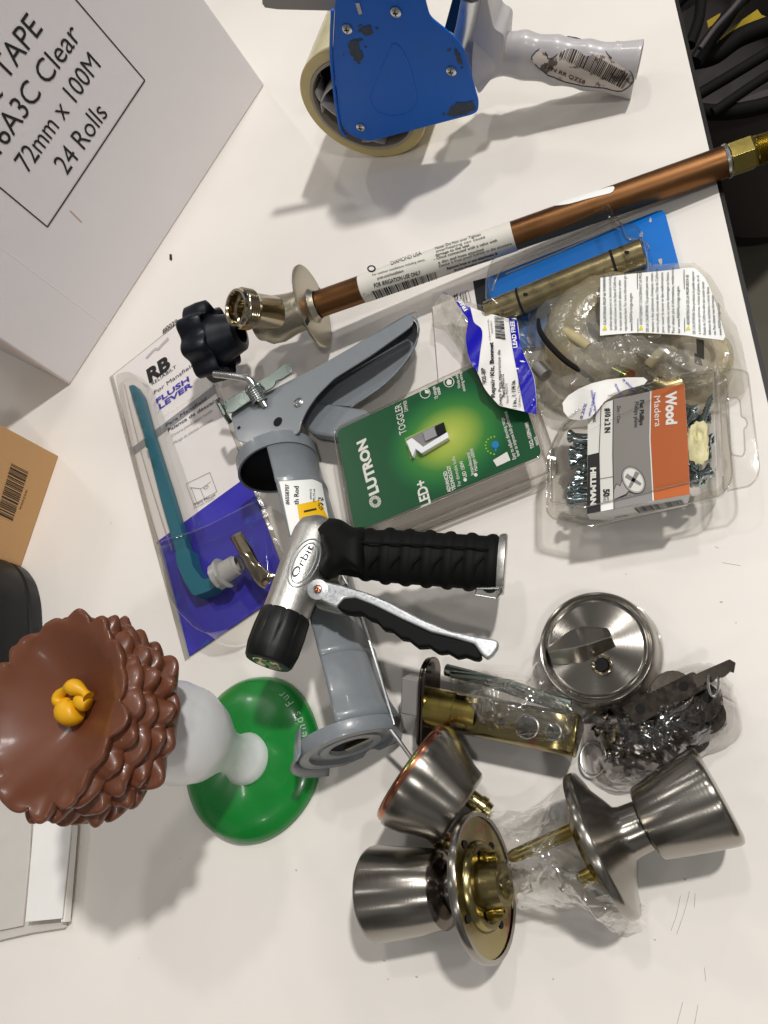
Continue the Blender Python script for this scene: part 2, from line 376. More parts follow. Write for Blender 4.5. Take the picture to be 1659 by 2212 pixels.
def inset(pts3, d, n):
    out = []; k = len(pts3); s = 0; c = sum(pts3, V((0, 0, 0)))/k
    for i in range(k):
        t = (pts3[(i+1) % k]-pts3[i-1]).normalized(); nn = n.cross(t)
        if i == 0: pass
        out.append((pts3[i], nn))
    sg = 1 if sum(1 for p, nn in out if (c-p).dot(nn) > 0) > k/2 else -1
    return [p+nn*sg*d for p, nn in out]
def blister(mb, pl, pts, h, draft=.0015, rr=.003, m=0, top=True, round_=18, flange=None):
    """a vacuum-formed bubble standing h above plane pl, outline given in photo units at its foot"""
    base = [pl(*p) for p in rounded(pts, round_)]; n = pl.n; rings = [base]
    if flange: rings = [[p for p in inset(base, -flange, n)], base]
    for k in range(1, 5): rings.append([p+n*(h-rr)*k/4 for p in inset(base, draft*k/4, n)])
    for k in range(1, 5):
        a = k/4*pi/2; rings.append([p+n*(h-rr+rr*sin(a)) for p in inset(base, draft+rr*(1-cos(a)), n)])
    kk = len(base); b = len(mb.v)
    for r in rings: mb.v += r
    for j in range(len(rings)-1):
        for i in range(kk):
            i2 = (i+1) % kk; mb.f.append([b+j*kk+i, b+j*kk+i2, b+(j+1)*kk+i2, b+(j+1)*kk+i]); mb.m.append(m); mb.uv.append([(0, 0)]*4)
    if top:
        mb.poly([V(p) for p in rings[-1]], m, up=n)
def crumple(p, s, amp, seed=0):
    a = seed*1.3; c_, s_ = cos(a), sin(a)
    w = noise.noise(V((p[0]*14+seed, p[1]*14, 0)))*1.6
    x, y = p[0]*c_+p[1]*s_, -p[0]*s_+p[1]*c_
    x, y = x*cos(w)+y*sin(w)*.5, y
    q = V((x*s, y*s*.28, p[2]*s*.3+seed)); q2 = V((y*s*1.25+x*s*.3, x*s*.35, seed+4.))
    r1 = 1-abs(noise.noise(q))*2.4; r2 = 1-abs(noise.noise(q2))*2.4
    return amp*(max(r1, r2)*.75+.4*noise.noise(V((x*s*.5, y*s*.5, seed))))
def baggy(mb, outline, centre, hedge, hfun, rings=14, amp=.004, scale=45, seed=1, m=0, k=4, inner=0.):
    """a loose plastic sheet: outline in photo units, rising by hfun(t) from the edge t=0 to the centre t=1"""
    ol = smoothloop(outline, k); n = len(ol); b = len(mb.v)
    for j in range(rings+1):
        t = j/rings*(1-inner)
        for i, q in enumerate(ol):
            x = q[0]+(centre[0]-q[0])*t; y = q[1]+(centre[1]-q[1])*t
            h = hedge+hfun(t, x, y); p = P(x, y, h); e = min(1, t*4+.15)
            d = crumple(p, scale, amp, seed)*e
            p = p+V((crumple(p, scale*.8, amp*.7, seed+5), crumple(p, scale*.8, amp*.7, seed+9), d))
            p.z = max(p.z, .0006+.0004*((i+j) % 2)); mb.v.append(p)
    for j in range(rings):
        for i in range(n):
            i2 = (i+1) % n; mb.f.append([b+j*n+i, b+j*n+i2, b+(j+1)*n+i2, b+(j+1)*n+i]); mb.m.append(m); mb.uv.append([(0, 0)]*4)
def axis_at(A, B, x, lo=-1.5, hi=2.5):
    """point of line A->B that shows at photo column x"""
    f = lambda t: px(A.lerp(B, t) if 0 <= t <= 1 else A+(B-A)*t)[0]
    up = f(hi) > f(lo)
    for _ in range(50):
        md = (lo+hi)/2
        if (f(md) < x) == up: lo = md
        else: hi = md
    return A+(B-A)*lo
def ray_cyl(A, B, r0, r1=None):
    """surface of a (tapered) round body with axis A-B, seen from the camera side"""
    A, B = V(A), V(B); a = (B-A).normalized(); Ln = (B-A).length; r1 = r0 if r1 is None else r1
    def f(x, y, lift=0):
        d = (R @ V(((x-CX)/FPX, -(y-CY)/FPX, -1))).normalized(); rr = r0
        for _ in range(4):
            m = CAM-A; dp = d-a*d.dot(a); mp = m-a*m.dot(a)
            qa = dp.dot(dp); qb = 2*dp.dot(mp); qc = mp.dot(mp)-(rr+lift)**2; D = max(qb*qb-4*qa*qc, 0)
            t = (-qb-math.sqrt(D))/(2*qa); q = CAM+d*t
            rr = r0+(r1-r0)*max(0, min(1, (q-A).dot(a)/Ln))
        return q
    return f
def ptxt(mb, t, surf, a, b, hp, m=0, bold=0, lift=.0005):
    vs, fs, x0, x1 = glyphs(t, bold); d = math.hypot(b[0]-a[0], b[1]-a[1]); ux, uy = (b[0]-a[0])/d, (b[1]-a[1])/d
    mb.add([surf(a[0]+ux*d*(x-x0)/(x1-x0)+uy*hp*y/CAP, a[1]+uy*d*(x-x0)/(x1-x0)-ux*hp*y/CAP, lift) for x, y, _ in vs], fs, m)
def pgrid(mb, surf, q, nu, nv, m=0, lift=.0002):
    a, b, c, d = [V((*k, 0)) for k in q]
    def fn(u, v):
        p = a.lerp(b, u).lerp(d.lerp(c, u), v); return surf(p.x, p.y, lift)
    mb.grid(fn, nu, nv, m)
def pblob(mb, surf, ol, m=0, lift=.0002, rings=5):
    cx_ = sum(p[0] for p in ol)/len(ol); cy_ = sum(p[1] for p in ol)/len(ol); n = len(ol)
    mb.grid(lambda u, v: surf(ol[int(round(u*n)) % n][0]*(1-v)+cx_*v, ol[int(round(u*n)) % n][1]*(1-v)+cy_*v, lift), n, rings, m, closeu=True)
def pbars(mb, surf, q, n, m=0, lift=.0005, seed=1, thick=1.):
    rn = random.Random(seed); x = 0; a, b, c, d = [V((*k, 0)) for k in q]
    while x < 1:
        w = rn.choice((.35, .35, .7, 1.1))/n*thick; x1 = min(1, x+w)
        p0, p1, p2, p3 = a.lerp(b, x), a.lerp(b, x1), d.lerp(c, x1), d.lerp(c, x)
        pgrid(mb, surf, [(k.x, k.y) for k in (p0, p1, p2, p3)], 1, 4, m, lift); x = x1+rn.choice((.4, .4, .8))/n
def tf(pts, ox, oy, sc): return [((x/sc)+ox, (y/sc)+oy) for x, y in pts]
def rivet(mb, c, n, r, m=0, h=None):
    h = h or r*.45; mb.lathe(c, n, [(0, r), (h*.4, r*.97), (h*.8, r*.7), (h, r*.01)], m, seg=20)
def phillips(mb, c, n, r, m, hint=None):
    a, u, w = frame(n, hint)
    mb.box(V(c), u*r*.6, w*r*.14, a*.00015, m); mb.box(V(c)+a*.00003, u*r*.14, w*r*.6, a*.00015, m)

# ------------------------------------------------------------------ the setting
E1, E2 = P(1457, 0), P(1659, 873); ed = (E1-E2).normalized()
b = MB(); T0, T1 = E2-ed*1.1, E1+ed*1.4
b.prism([T0, T1, T1+V((-2.4, 0, 0)), T0+V((-2.4, 0, 0))], (0, 0, -.028), 0, 1)
tt = build(b, 'tabletop', ['table', 'edge'], kind='structure', angle=30)
b = MB(); lip = V((1, 0, 0))
b.box((T0+T1)/2+V((.0016, 0, -.0143)), ed*(T1-T0).length/2, ed.cross(V((0, 0, 1)))*.0014, (0, 0, .0141), 0)
build(b, 'edge_banding', ['edge'], tt)
b = MB(); b.poly([V((-4, -3, -.75)), V((4, -3, -.75)), V((4, 5, -.75)), V((-4, 5, -.75))], 0, up=V((0, 0, 1)))
build(b, 'floor', ['floor'], kind='structure')

# scratches and specks lying in the laminate
b = MB()
for pts in ([(1470,1935),(1462,1975),(1450,2010)], [(1490,1925),(1480,1965),(1462,2018)], [(1502,1930),(1500,1960)], [(1462,2215),(1475,2165)], [(1500,2215),(1508,2170)], [(1522,2090),(1525,2120)],
            [(800,620),(795,628)], [(1040,1670),(1038,1684)], [(735,1385),(740,1440)], [(860,1340),(900,1380),(915,1400)], [(1560,1215),(1600,1222)], [(1545,1180),(1552,1184)]):
    q = [P(x, y, .0002) for x, y in smoothline(pts, 4)]
    b.tube(q, .00010, 0, seg=4)
sp = [(368,556),(370,1070),(1340,1305),(1352,1240),(1558,1300),(1590,1345),(1195,2115),(830,2075),(838,2115),(470,1600),(300,2070),(1300,1900),(1480,1900),(980,150),(1405,395),(1100,640),(1330,715),(640,1880),(390,1855),(240,1130),(305,1450),(1415,2030),(900,2110),(1245,1330)]
for i, (x, y) in enumerate(sp):
    p = P(x, y, .0003); r = .0004+.0004*((i*7) % 5)/5
    b.disc(p, (0, 0, 1), r*(1.5 if i % 3 else 1), 0, 7, ry=r*.7)
b.poly([P(x, y, .0004) for x, y in [(366,549),(371,549),(372,560),(370,564),(366,560)]], 1, up=V((0, 0, 1)))
build(b, 'scratch_marks', ['lgrey', 'ink'], tt)

# things below the table edge
tote = thing('equipment_bag', 'round dark fabric bag with black straps and yellow lining beyond the table edge', 'bag', P(1600, 120, -.45))
zb = -.40; cb = P(1640, 60, zb); rb = (P(1573, 247, zb)-cb).length
b = MB()
b.lathe(cb+V((0, 0, -.30)), (0, 0, 1), [(0, rb*.8), (.2, rb*.95), (.30, rb), (.302, rb*.97), (.2, rb*.9), (.12, rb*.5), (.12, .001)], 0, seg=64)
build(b, 'shell', ['dgrey'], tote)
b = MB(); b.tube([cb+V((cos(t*2*pi/48)*rb, sin(t*2*pi/48)*rb, .004)) for t in range(49)], .011, 0); build(b, 'rim', ['oring'], tote)
for q, r in (([(1500,210),(1600,150),(1690,95)], .008), ([(1540,243),(1640,175),(1700,140)], .007), ([(1500,130),(1545,118),(1600,80),(1680,50)], .013), ([(1490,98),(1510,40),(1516,-20)], .008)):
    b = MB(); b.tube([P(x, y, zb+.02) for x, y in smoothline(q, 5)], r, 0); build(b, 'rib', ['oring'], tote)
b = MB(); b.tube([P(x, y, zb+.055) for x, y in smoothline([(1500,135),(1530,90),(1570,40),(1610,-10)], 5)], .010, 0); build(b, 'strap', ['black'], tote)
b = MB(); b.tube([P(x, y, zb+.075) for x, y in smoothline([(1512,105),(1545,60),(1580,22),(1605,-8)], 5)], .0035, 0); build(b, 'strap_edge', ['dgrey'], tote)
b = MB(); b.pslab(HZ(zb+.03), [(1527,45),(1556,28),(1552,45),(1530,60)], .004, 0); b.pslab(HZ(zb+.03), [(1552,85),(1600,45),(1636,20),(1645,32),(1665,40),(1630,50),(1600,64),(1560,90)], .004, 0)
build(b, 'lining', ['olive'], tote)

# ------------------------------------------------------------------ white shipping box
a, c = P(152, 832), P(572, 183); e = (c-a).normalized(); n = V((-e.y, e.x, 0))
if (V((0, 0, 0))-a).dot(n) < 0: n = -n
BP = Plane(a, n); hb = .36; dp = .30; zv = V((0, 0, 1))
box = thing('shipping_box', 'large white cardboard carton of tape rolls with framed black text at the upper left', 'box', (a+c)/2)
b = MB(); b.prism([a+zv*hb, c+zv*hb, c-n*dp+zv*hb, a-n*dp+zv*hb], (0, 0, -hb), 0)
build(b, 'carton', ['boxw'], box, bevel=.0022)
b = MB(); fr = [(51,0),(312.5,173.6),(102,490),(0,402)]
def line3(mb, p, q, w, m, nn):
    d = (q-p).normalized(); s_ = nn.cross(d)*w/2; mb.poly([p-s_, q-s_, q+s_, p+s_], m, up=nn)
A_, B_ = BP(312.5, 173.6, .0005), BP(102, 490, .0005); hgt = .175
for p, q in ((A_, B_), (A_, A_+zv*hgt), (B_, B_+zv*hgt), (A_+zv*hgt, B_+zv*hgt)): line3(b, p, q, .0013, 0, n)
for t, p, q, bl in (('72mm x 100M', (61,374), (218,143), .0), ('24 Rolls', (143,378), (235,249), .0)):
    A2, B2 = BP(*p, .0005), BP(*q, .0005); B2.z = A2.z = (A2.z+B2.z)/2; w_ = (B2-A2).length; g = glyphs(t, bl); cap = w_/(g[3]-g[2])*CAP*1.12
    b.text(t, A2, e, zv, cap, w_, 0, bl)
for t, q in (('SP16A3C Clear', (176, 80)), ('HQ TAPE', (93, 64))):
    b.text(t, BP(*q, .0005), e, zv, cap, None, 0, .0, align='right')
build(b, 'printing', ['ink'], box)
b = MB(); line3(b, BP(6, 537, .0003), BP(232, 706, .0003), .0009, 0, n); build(b, 'scuff_mark', ['paper'], box)
b = MB(); line3(b, BP(151, 455, .0004), BP(176, 480, .0004), .0009, 0, n); build(b, 'scuff_mark', ['kraft'], box)

# ------------------------------------------------------------------ kraft box
a2, c2 = P(50, 1213), P(127, 985); e2 = (c2-a2).normalized(); n2 = V((e2.y, -e2.x, 0))
kb = thing('kraft_box', 'brown cardboard box with a printed barcode at the left edge of the table', 'box', (a2+c2)/2)
K0 = a2-e2*.10; KP = Plane(a2, n2)
b = MB(); b.prism([K0+zv*.15, c2+zv*.15, c2-n2*.12+zv*.15, K0-n2*.12+zv*.15], (0, 0, -.15), 0)
build(b, 'carton', ['kraft'], kb, bevel=.0012)
b = MB(); b.barcode(KP, [(26,1001),(-2,1118),(24,1128),(61,1020)], 32, 0, seed=4); 
b.txt('X000 4LQ7', KP, (43,1100), (57,1062), 5, 0)
# bars run across, so rebuild them the right way round
b2 = MB(); b2.barcode(KP, [(61,1020),(26,1128),(-8,1112),(24,1001)], 30, 0, seed=4); b2.txt('X0025K', KP, (44,1102), (60,1058), 4, 0)
build(b2, 'barcode', ['kink'], kb)

# ------------------------------------------------------------------ black device at the left edge
dv = thing('desktop_device', 'black plastic device with rounded corner behind the brown bowl at the left edge', 'device', P(20, 1350))
ol = [(95,1375),(91,1300),(80,1258),(62,1232),(30,1215),(-60,1190),(-260,1190),(-260,1560),(95,1560)]
b = MB(); base = [P(*p) for p in rounded(ol, 26)]
def stack(mb, base, prof, m=0, mats=None):
    kk = len(base); b0 = len(mb.v)
    for d, z in prof:
        mb.v += [p+V((0, 0, z)) for p in (inset(base, d, V((0, 0, 1))) if abs(d) > 1e-6 else base)]
    for j in range(len(prof)-1):
        for i in range(kk):
            i2 = (i+1) % kk; mb.f.append([b0+j*kk+i, b0+j*kk+i2, b0+(j+1)*kk+i2, b0+(j+1)*kk+i]); mb.m.append(m); mb.uv.append([(0, 0)]*4)
    mb.poly(mb.v[b0+(len(prof)-1)*kk:b0+len(prof)*kk], m, up=V((0, 0, 1)))
stack(b, base, [(.001, 0), (0, .002), (0, .013), (.0015, .015), (.0015, .016), (0, .018), (.002, .045), (.0035, .05), (.0035, .0515), (.003, .053), (.006, .07), (.010, .075), (.014, .076)])
build(b, 'housing', ['black'], dv)

# ------------------------------------------------------------------ paper stack at lower left
pk = thing('paper_stack', 'pale folded sheets with a white cardboard strip at the lower left under the brown bowl', 'paper', P(70, 1900))
b = MB(); b.pslab(HZ(.004), [(-150,1700),(160,1700),(150,1800),(138,2005),(66,2016),(-150,2066)], .0035, 0, round_=3); build(b, 'sheet', ['greypaper'], pk, bevel=.0004)
b = MB(); b.pslab(HZ(.0065), [(-150,1700),(70,1700),(62,1860),(48,2000),(-150,2040)], .002, 0); build(b, 'sheet', ['greypaper'], pk, bevel=.0004)
b = MB(); b.pslab(HZ(.0125), [(80,1690),(158,1690),(152,1800),(133,1984),(54,1992),(70,1810)], .0012, 0); build(b, 'strip', ['paper'], pk, bevel=.0003)
b = MB(); b.pslab(HZ(.0100), [(148,1690),(161,1690),(155,1800),(139,1992),(131,1992)], .006, 0); build(b, 'fold', ['paper'], pk, bevel=.0004)

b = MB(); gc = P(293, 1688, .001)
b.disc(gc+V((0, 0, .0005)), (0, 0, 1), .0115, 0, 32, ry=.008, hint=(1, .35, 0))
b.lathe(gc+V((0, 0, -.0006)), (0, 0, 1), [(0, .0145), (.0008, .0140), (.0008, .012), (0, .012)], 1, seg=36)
o_ = build(b, 'grey_disc', ['softgrey', 'clear'], label='small dark grey oval disc with clear rim beside the brown bowl', cat='disc')  # thin dark grey oval with a clear rim

# ------------------------------------------------------------------ tape dispenser
G1, G2 = P(785, 347), P(1345, 265); te = (G2-G1).normalized(); tn = V((te.y, -te.x, 0))
TP = Plane(G1, tn); tn = TP.n.copy()
td = thing('tape_dispenser', 'blue and grey handheld tape gun standing on its clear tape roll', 'tape gun', G1+te*.1)
rc = G1+te*.034+zv*.0605
b = MB(); b.lathe(rc, -tn, [(0, .0505), (-.0002, .0510), (-.0004, .0590), (.0006, .0600), (.0714, .0600), (.072, .0595), (.072, .0505)], 0, seg=72, mats=[1, 0, 0, 1, 0, 0])
build(b, 'tape_roll', ['tape', 'tapein'], td)
b = MB(); b.lathe(rc, -tn, [(.070, .0503), (-.0008, .0503), (-.0008, .0475), (.070, .0475)], 0, seg=48); build(b, 'core', ['corec'], td)
b = MB(); b.lathe(rc, -tn, [(.022, .0474), (.022, .001)], 0, seg=32); build(b, 'core_shade_disc', ['hole'], td)  # black disc painted as the shade deep inside the core
b = MB()
for k in range(4):
    ph = k*pi/2+.5
    u_ = te*cos(ph)+zv*sin(ph); w_ = -te*sin(ph)+zv*cos(ph); pts = [rc+u_*.031*cos(t)+w_*.026*sin(t)+tn*(.002) for t in [(-1.0+2.0*i/8) for i in range(9)]]
    b.grid(lambda u, v: rc+(u_*.0455*cos(-1.05+2.1*u)*(.72+.28*abs(2*u-1))+w_*.0455*sin(-1.05+2.1*u))*(1-.10*sin(pi*u))-tn*(.001+.02*v), 10, 2, 0)
build(b, 'hub', ['grayh'], td, solid=.0014)
plate = [(724,0),(718,122),(734,261),(746,284),(771,300),(803,305),(1020,248),(1032,241),(1034,221),(1004,114),(991,90),(963,65),(928,37),(918,0),(905,-90),(760,-120),(731,-60)]
b = MB(); b.pslab(TP.lifted(.005), rounded(plate, 10, 3), .0018, 0); 
b.tube([TP(x, y, .0052) for x, y in smoothline([(723,10),(720,122),(737,258),(752,284)], 4)], .0016, 0, seg=8)
build(b, 'side_plate', ['blue'], td, bevel=.0005)
b = MB(); tear = smoothloop([(857,84),(840,110),(818,160),(803,200),(812,225),(835,238),(862,240),(888,232),(903,208),(896,165),(880,112)], 4)
b.tube([TP(x, y, .0045) for x, y in tear+[tear[0]]], .0011, 0, seg=8); build(b, 'embossed_ridge', ['blue'], td)
for x, y in ((754.5,52),(859.5,15),(979,143),(783,265)):
    b = MB(); c_ = TP(x, y, .0052); rivet(b, c_, tn, .0044, 0); phillips(b, c_+tn*.0019, tn, .0035, 1, zv+te*.3); build(b, 'screw_head', ['steel', 'hole'], td)
b = MB(); b.ppoly(TP, [(772,-5),(781,-5),(787,18),(780,20)], 0, .0056); build(b, 'slot', ['grayh'], td)
rn = random.Random(3); b = MB()
for ol in ([(757,88),(765,76),(777,80),(781,97),(788,108),(783,118),(771,124),(765,112),(760,106)], [(783,48),(796,44),(808,52),(806,64),(795,66),(786,60)], [(970,240),(975,222),(990,212),(1022,208),(1030,222),(1018,233),(1000,238),(985,242)], [(985,92),(993,100),(1004,124),(996,128),(988,112)]):
    xs_ = [p[0] for p in ol]; ys_ = [p[1] for p in ol]; b = MB()
    ol2 = [(x+rn.uniform(-3, 3), y+rn.uniform(-3, 3)) for x, y in smoothloop(ol, 3)]; b.ppoly(TP, ol2, 0, .0054); build(b, 'glue_residue', ['grime'], td)
    for k_ in range(7):
        cx_, cy_ = rn.uniform(min(xs_)-14, max(xs_)+12), rn.uniform(min(ys_)-12, max(ys_)+10); rr_ = rn.uniform(1, 4.5)
        if cx_ < 727 or cx_ > 1026-max(0, 230-cy_)*.25 or cy_ > 242: continue
        b = MB(); b.ppoly(TP, [(cx_+rr_*rn.uniform(.5, 1.4)*cos(t)*1.3, cy_+rr_*rn.uniform(.4, 1.3)*sin(t)) for t in [i*2*pi/9 for i in range(9)]], 0, .0053); build(b, 'glue_residue', ['grime'], td)
CP = TP.lifted(-.036)
b = MB(); hp = [(1034,112,82),(1056,115,66),(1085,117,52),(1108,118,53),(1132,120,58),(1158,125,54),(1180,127,55),(1200,131,59),(1225,135,55),(1248,138,56),(1268,141,60),(1296,145,57),(1330,148,61),(1374,152,70)]
pts = [CP(x, y) for x, y, r in hp]; ax_ = (pts[-1]-pts[1]).normalized()
def ell_tube(mb, pts, ru, rw, u, w, seg=36, m=0, cap=True):
    b0 = len(mb.v); n_ = len(pts)
    for p, a_, c_ in zip(pts, ru, rw):
        for k in range(seg): mb.v.append(p+u*a_*cos(2*pi*k/seg)+w*c_*sin(2*pi*k/seg))
    for i in range(n_-1):
        for k in range(seg):
            k2 = (k+1) % seg; mb.f.append([b0+i*seg+k, b0+i*seg+k2, b0+(i+1)*seg+k2, b0+(i+1)*seg+k]); mb.m.append(m); mb.uv.append([(0, 0)]*4)
_, hu, hw = frame(ax_, zv)
hq = [tuple(q) for q in smoothline([(*p, rpx(p, r)*.93) for p, (_, _, r) in zip(pts, hp)], 4)]
hp3 = [V(q[:3]) for q in hq]; hr = [q[3] for q in hq]
hp3 += [hp3[-1]+ax_*.001, hp3[-1]+ax_*.0012, hp3[-1]-ax_*.02]; hr += [hr[-1]*.985, hr[-1]*.90, hr[-1]*.86]
ell_tube(b, hp3, hr, [r*.72 for r in hr], hu, hw)
handle = build(b, 'handle', ['grayh'], td, angle=60)
b = MB(); b.pslab(CP.lifted(.014), rounded([(1000,-90),(1046,-90),(1053,0),(1066,62),(1090,75),(1085,160),(1060,172),(1048,188),(1034,206),(1005,131),(980,68),(990,15)], 10, 3), .028, 0, ); build(b, 'neck', ['grayh'], td, bevel=.007, bseg=4)
b = MB(); b.tube([CP(995, 80, .012), CP(1012, 20, .012), CP(1024, -40, .012)], .0095, 0, seg=20); build(b, 'adjusting_rod', ['silverlight'], td)
b = MB(); b.pslab(CP.lifted(.02), [(960,62),(972,18),(985,-30),(1030,-60),(1036,-20),(1010,20),(985,75)], .0015, 0); build(b, 'blade', ['dchrome'], td)
b = MB(); b.pslab(CP.lifted(.024), [(566,-40),(566,8),(572,17),(600,21),(724,24),(740,24),(740,-40)], .0016, 0); b.pslab(CP.lifted(-.03), [(720,-30),(918,-40),(918,-10),(730,10)], .003, 0)
build(b, 'tension_flap', ['softgrey'], td, bevel=.0005)
hs = ray_cyl(pts[3], pts[-1], rpx(pts[3], 50)*.80, rpx(pts[-1], 58)*.80)
st = tf([(820,400),(830,365),(860,330),(900,315),(920,370),(950,385),(990,350),(1010,260),(1060,245),(1140,260),(1150,330),(1220,290),(1290,320),(1340,380),(1430,400),(1470,460),(1490,540),(1420,600),(1300,585),(1150,565),(1000,530),(900,480)], 881, 0, 3.06)
b = MB(); pblob(b, hs, smoothloop(st, 2), 0, .0012); b.tube([hs(x, y, .0013) for x, y in [(x+rn.uniform(-1.2, 1.2), y+rn.uniform(-1.2, 1.2)) for x, y in smoothloop(st, 3)]], .0005, 1, seg=5); build(b, 'sticker', ['beige', 'grime'], td)
b = MB(); ptxt(b, 'LPN RR QZ58', hs, (1176,147), (1262,183), 8.5, 0, .012, .0016)
pbars(b, hs, tf([(1040,260),(1480,500),(1420,590),(1000,375)], 881, 0, 3.06), 44, 0, .0016, seed=5); build(b, 'printing', ['kink'], td)

# ------------------------------------------------------------------ hydrant with copper pipe
HA, HB = P(675, 662, .041), P(1560, 352, .0125)
hd = (HB-HA).normalized(); L0 = HA.copy(); at = lambda x: axis_at(HA, HB, x)
hy = thing('frost_proof_faucet', 'copper pipe faucet with black wheel handle lying across the table', 'faucet', P(1100, 520))
pr = .0113
b = MB(); b.lathe(at(690), hd, [(0, pr), ((at(1568)-at(690)).length, pr)], 0, seg=48); build(b, 'pipe', ['copper'], hy)
q = at(1568); L_ = lambda x: (at(x)-q).length*(1 if x > 1568 else -1)
b = MB(); b.lathe(q, hd, [(-.0005, pr), (-.0005, .0119), (.001, .0124), (.0018, .0121), (.0022, .0118)], 0, seg=40); build(b, 'solder_ring', ['steel'], hy)
b = MB(); b.lathe(q, hd, [(.002, .008), (.002, .0118), (.003, .0124), (.0175, .0124), (.0195, .0112), (.0195, .0098)], 0, seg=6, hint=(0, .45, 1)); build(b, 'hex_fitting', ['brass'], hy, angle=20, bevel=.0004)
b = MB(); pf = [(.0195, .0098)]
for k in range(11): pf += [(.0205+k*.0012, .0108-k*.00008), (.0211+k*.0012, .0098-k*.00008)]
pf += [(.0345, .0088), (.0345, .007), (.03, .007)]; b.lathe(q, hd, pf, 0, seg=36); build(b, 'threaded_end', ['brass'], hy, angle=60)
b = MB(); b.lathe(HA, hd, [(-.0012, .008), (-.0014, .0345), (-.0008, .0358), (.0008, .0358), (.0014, .0345), (.0012, .015), (.004, .0128), (.0055, .0118)], 0, seg=64); fl = build(b, 'flange', ['nickel'], hy)
_, fu, fw = frame(hd)
b = MB()
for ph in (1.1, 1.1+pi):
    d_ = fu*cos(ph)+fw*sin(ph); b = MB(); b.box(HA+d_*.0305, d_*.0045, hd.cross(d_)*.0022, hd*.0016, 0); build(b, 'slot', ['hole'], fl)
b = MB(); b.lathe(HA, -hd, [(0, .0125), (.003, .0150), (.009, .0172), (.016, .0172), (.022, .0180), (.034, .0205), (.044, .0195), (.050, .0150), (.054, .0135)], 0, seg=40); build(b, 'valve_body', ['nickel'], hy)
SA, SB = HA-hd*.026, P(508, 664, .088); sd = (SB-SA).normalized(); sl = (SB-SA).length
b = MB(); pf = [(.0, .0150), (sl-.017, .0146), (sl-.015, .0160)]
for k in range(5): pf += [(sl-.0130+k*.0020, .0170), (sl-.0120+k*.0020, .0156)]
pf += [(sl-.002, .0154), (sl, .0152), (sl+.0003, .0132)]; b.lathe(SA, sd, pf, 0, seg=44)
sp_ = build(b, 'spout', ['nickels'], hy, angle=60)
b = MB(); b.lathe(SA, sd, [(sl+.0003, .0132), (sl-.001, .0122), (sl-.007, .0118), (sl-.008, .0095), (sl-.016, .0088), (sl-.017, .001)], 0, seg=36); build(b, 'spout_bore', ['nickels'], sp_)
WC = at(452); wl = (WC-HA).length
b = MB(); b.lathe(HA, -hd, [(wl-.033, .010), (wl-.031, .0165), (wl-.024, .0185), (wl-.016, .0205), (wl-.009, .0235), (wl-.004, .0250)], 0, seg=40); build(b, 'bonnet', ['navy'], hy)
b = MB(); wm = lambda ph, k: 1+(.105*cos(8*ph) if k in (2, 3, 4, 5, 6) else .03*cos(8*ph) if k in (1, 7) else 0)
b.lathe(HA, -hd, [(wl-.002, .010), (wl-.002, .0235), (wl-.0125, .0300), (wl-.0115, .0318), (wl-.002, .0325), (wl+.010, .0318), (wl+.012, .0300), (wl+.0122, .024), (wl+.005, .015), (wl+.006, .001)], 0, seg=96, mod=wm)
build(b, 'wheel_handle', ['navy'], hy, angle=60)
hsur = ray_cyl(at(690), at(1568), pr)
lsur = ray_cyl(at(690), at(1568), pr+.0004)
b = MB(); A1, A2 = at(783), at(1110); la, lu, lw_ = frame(hd)
b.lathe(A1, hd, [(0, pr+.0001), (.0001, pr+.0004), ((A2-A1).length, pr+.0004), ((A2-A1).length+.0001, pr+.0001)], 0, seg=64)
lab = build(b, 'label', ['oldlabel'], hy)
c1 = lambda *k: ((k[0]/2.967)+677.7, (k[1]/2.967)+406.6)
b = MB()
for t, p, r, h_, bd in (('FOR IRRIGATION USE ONLY', (390,637), (690,552), 9, .02), ('For outdoor installations including valves.', (378,562), (715,462), 5, .0), ('prier.com/installation', (410,586), (577,535), 6, .01), ('DIAMOND USA', (498,492), (692,424), 8, .03),
    ('Note: Do Not over Tighten', (780,392), (1072,302), 6, 0), ('overheating can cause', (786,412), (1100,318), 6, 0), ('damage to the seat', (782,437), (1000,370), 6, .01), ('- Once connected with a valve with', (772,462), (1178,340), 6, .01),
    ('a disc and hose attached', (800,485), (1090,398), 6, .01), ('Device is frost proof hydrant to the structure', (806,508), (1270,362), 6, .012), ('Remove hose or any attachment &', (856,524), (1180,424), 5.5, .03), ('during freezing conditions', (900,534), (1156,458), 5, .02)):
    ptxt(b, t, lsur, c1(*p), c1(*r), h_, 0, bd, .0004)
pbars(b, lsur, [c1(375,662), c1(782,535), c1(796,582), c1(402,712)], 48, 0, .0004, seed=9)
b.add([lsur(*c1(370+28*cos(t), 515+22*sin(t)), .0004) for t in [i*2*pi/20 for i in range(20)]]+[lsur(*c1(370+18*cos(t), 515+13*sin(t)), .0004) for t in [i*2*pi/20 for i in range(20)]], [[i, (i+1) % 20, 20+(i+1) % 20, 20+i] for i in range(20)], 0)
build(b, 'printing', ['ink'], lab)
b = MB(); tr_ = smoothloop([(1197,444),(1217,434),(1257,421),(1300,408),(1325,402),(1326,410),(1318,417),(1290,424),(1262,431),(1230,440)], 2); pblob(b, hsur, tr_, 0, .0004); build(b, 'torn_sticker', ['white'], hy)
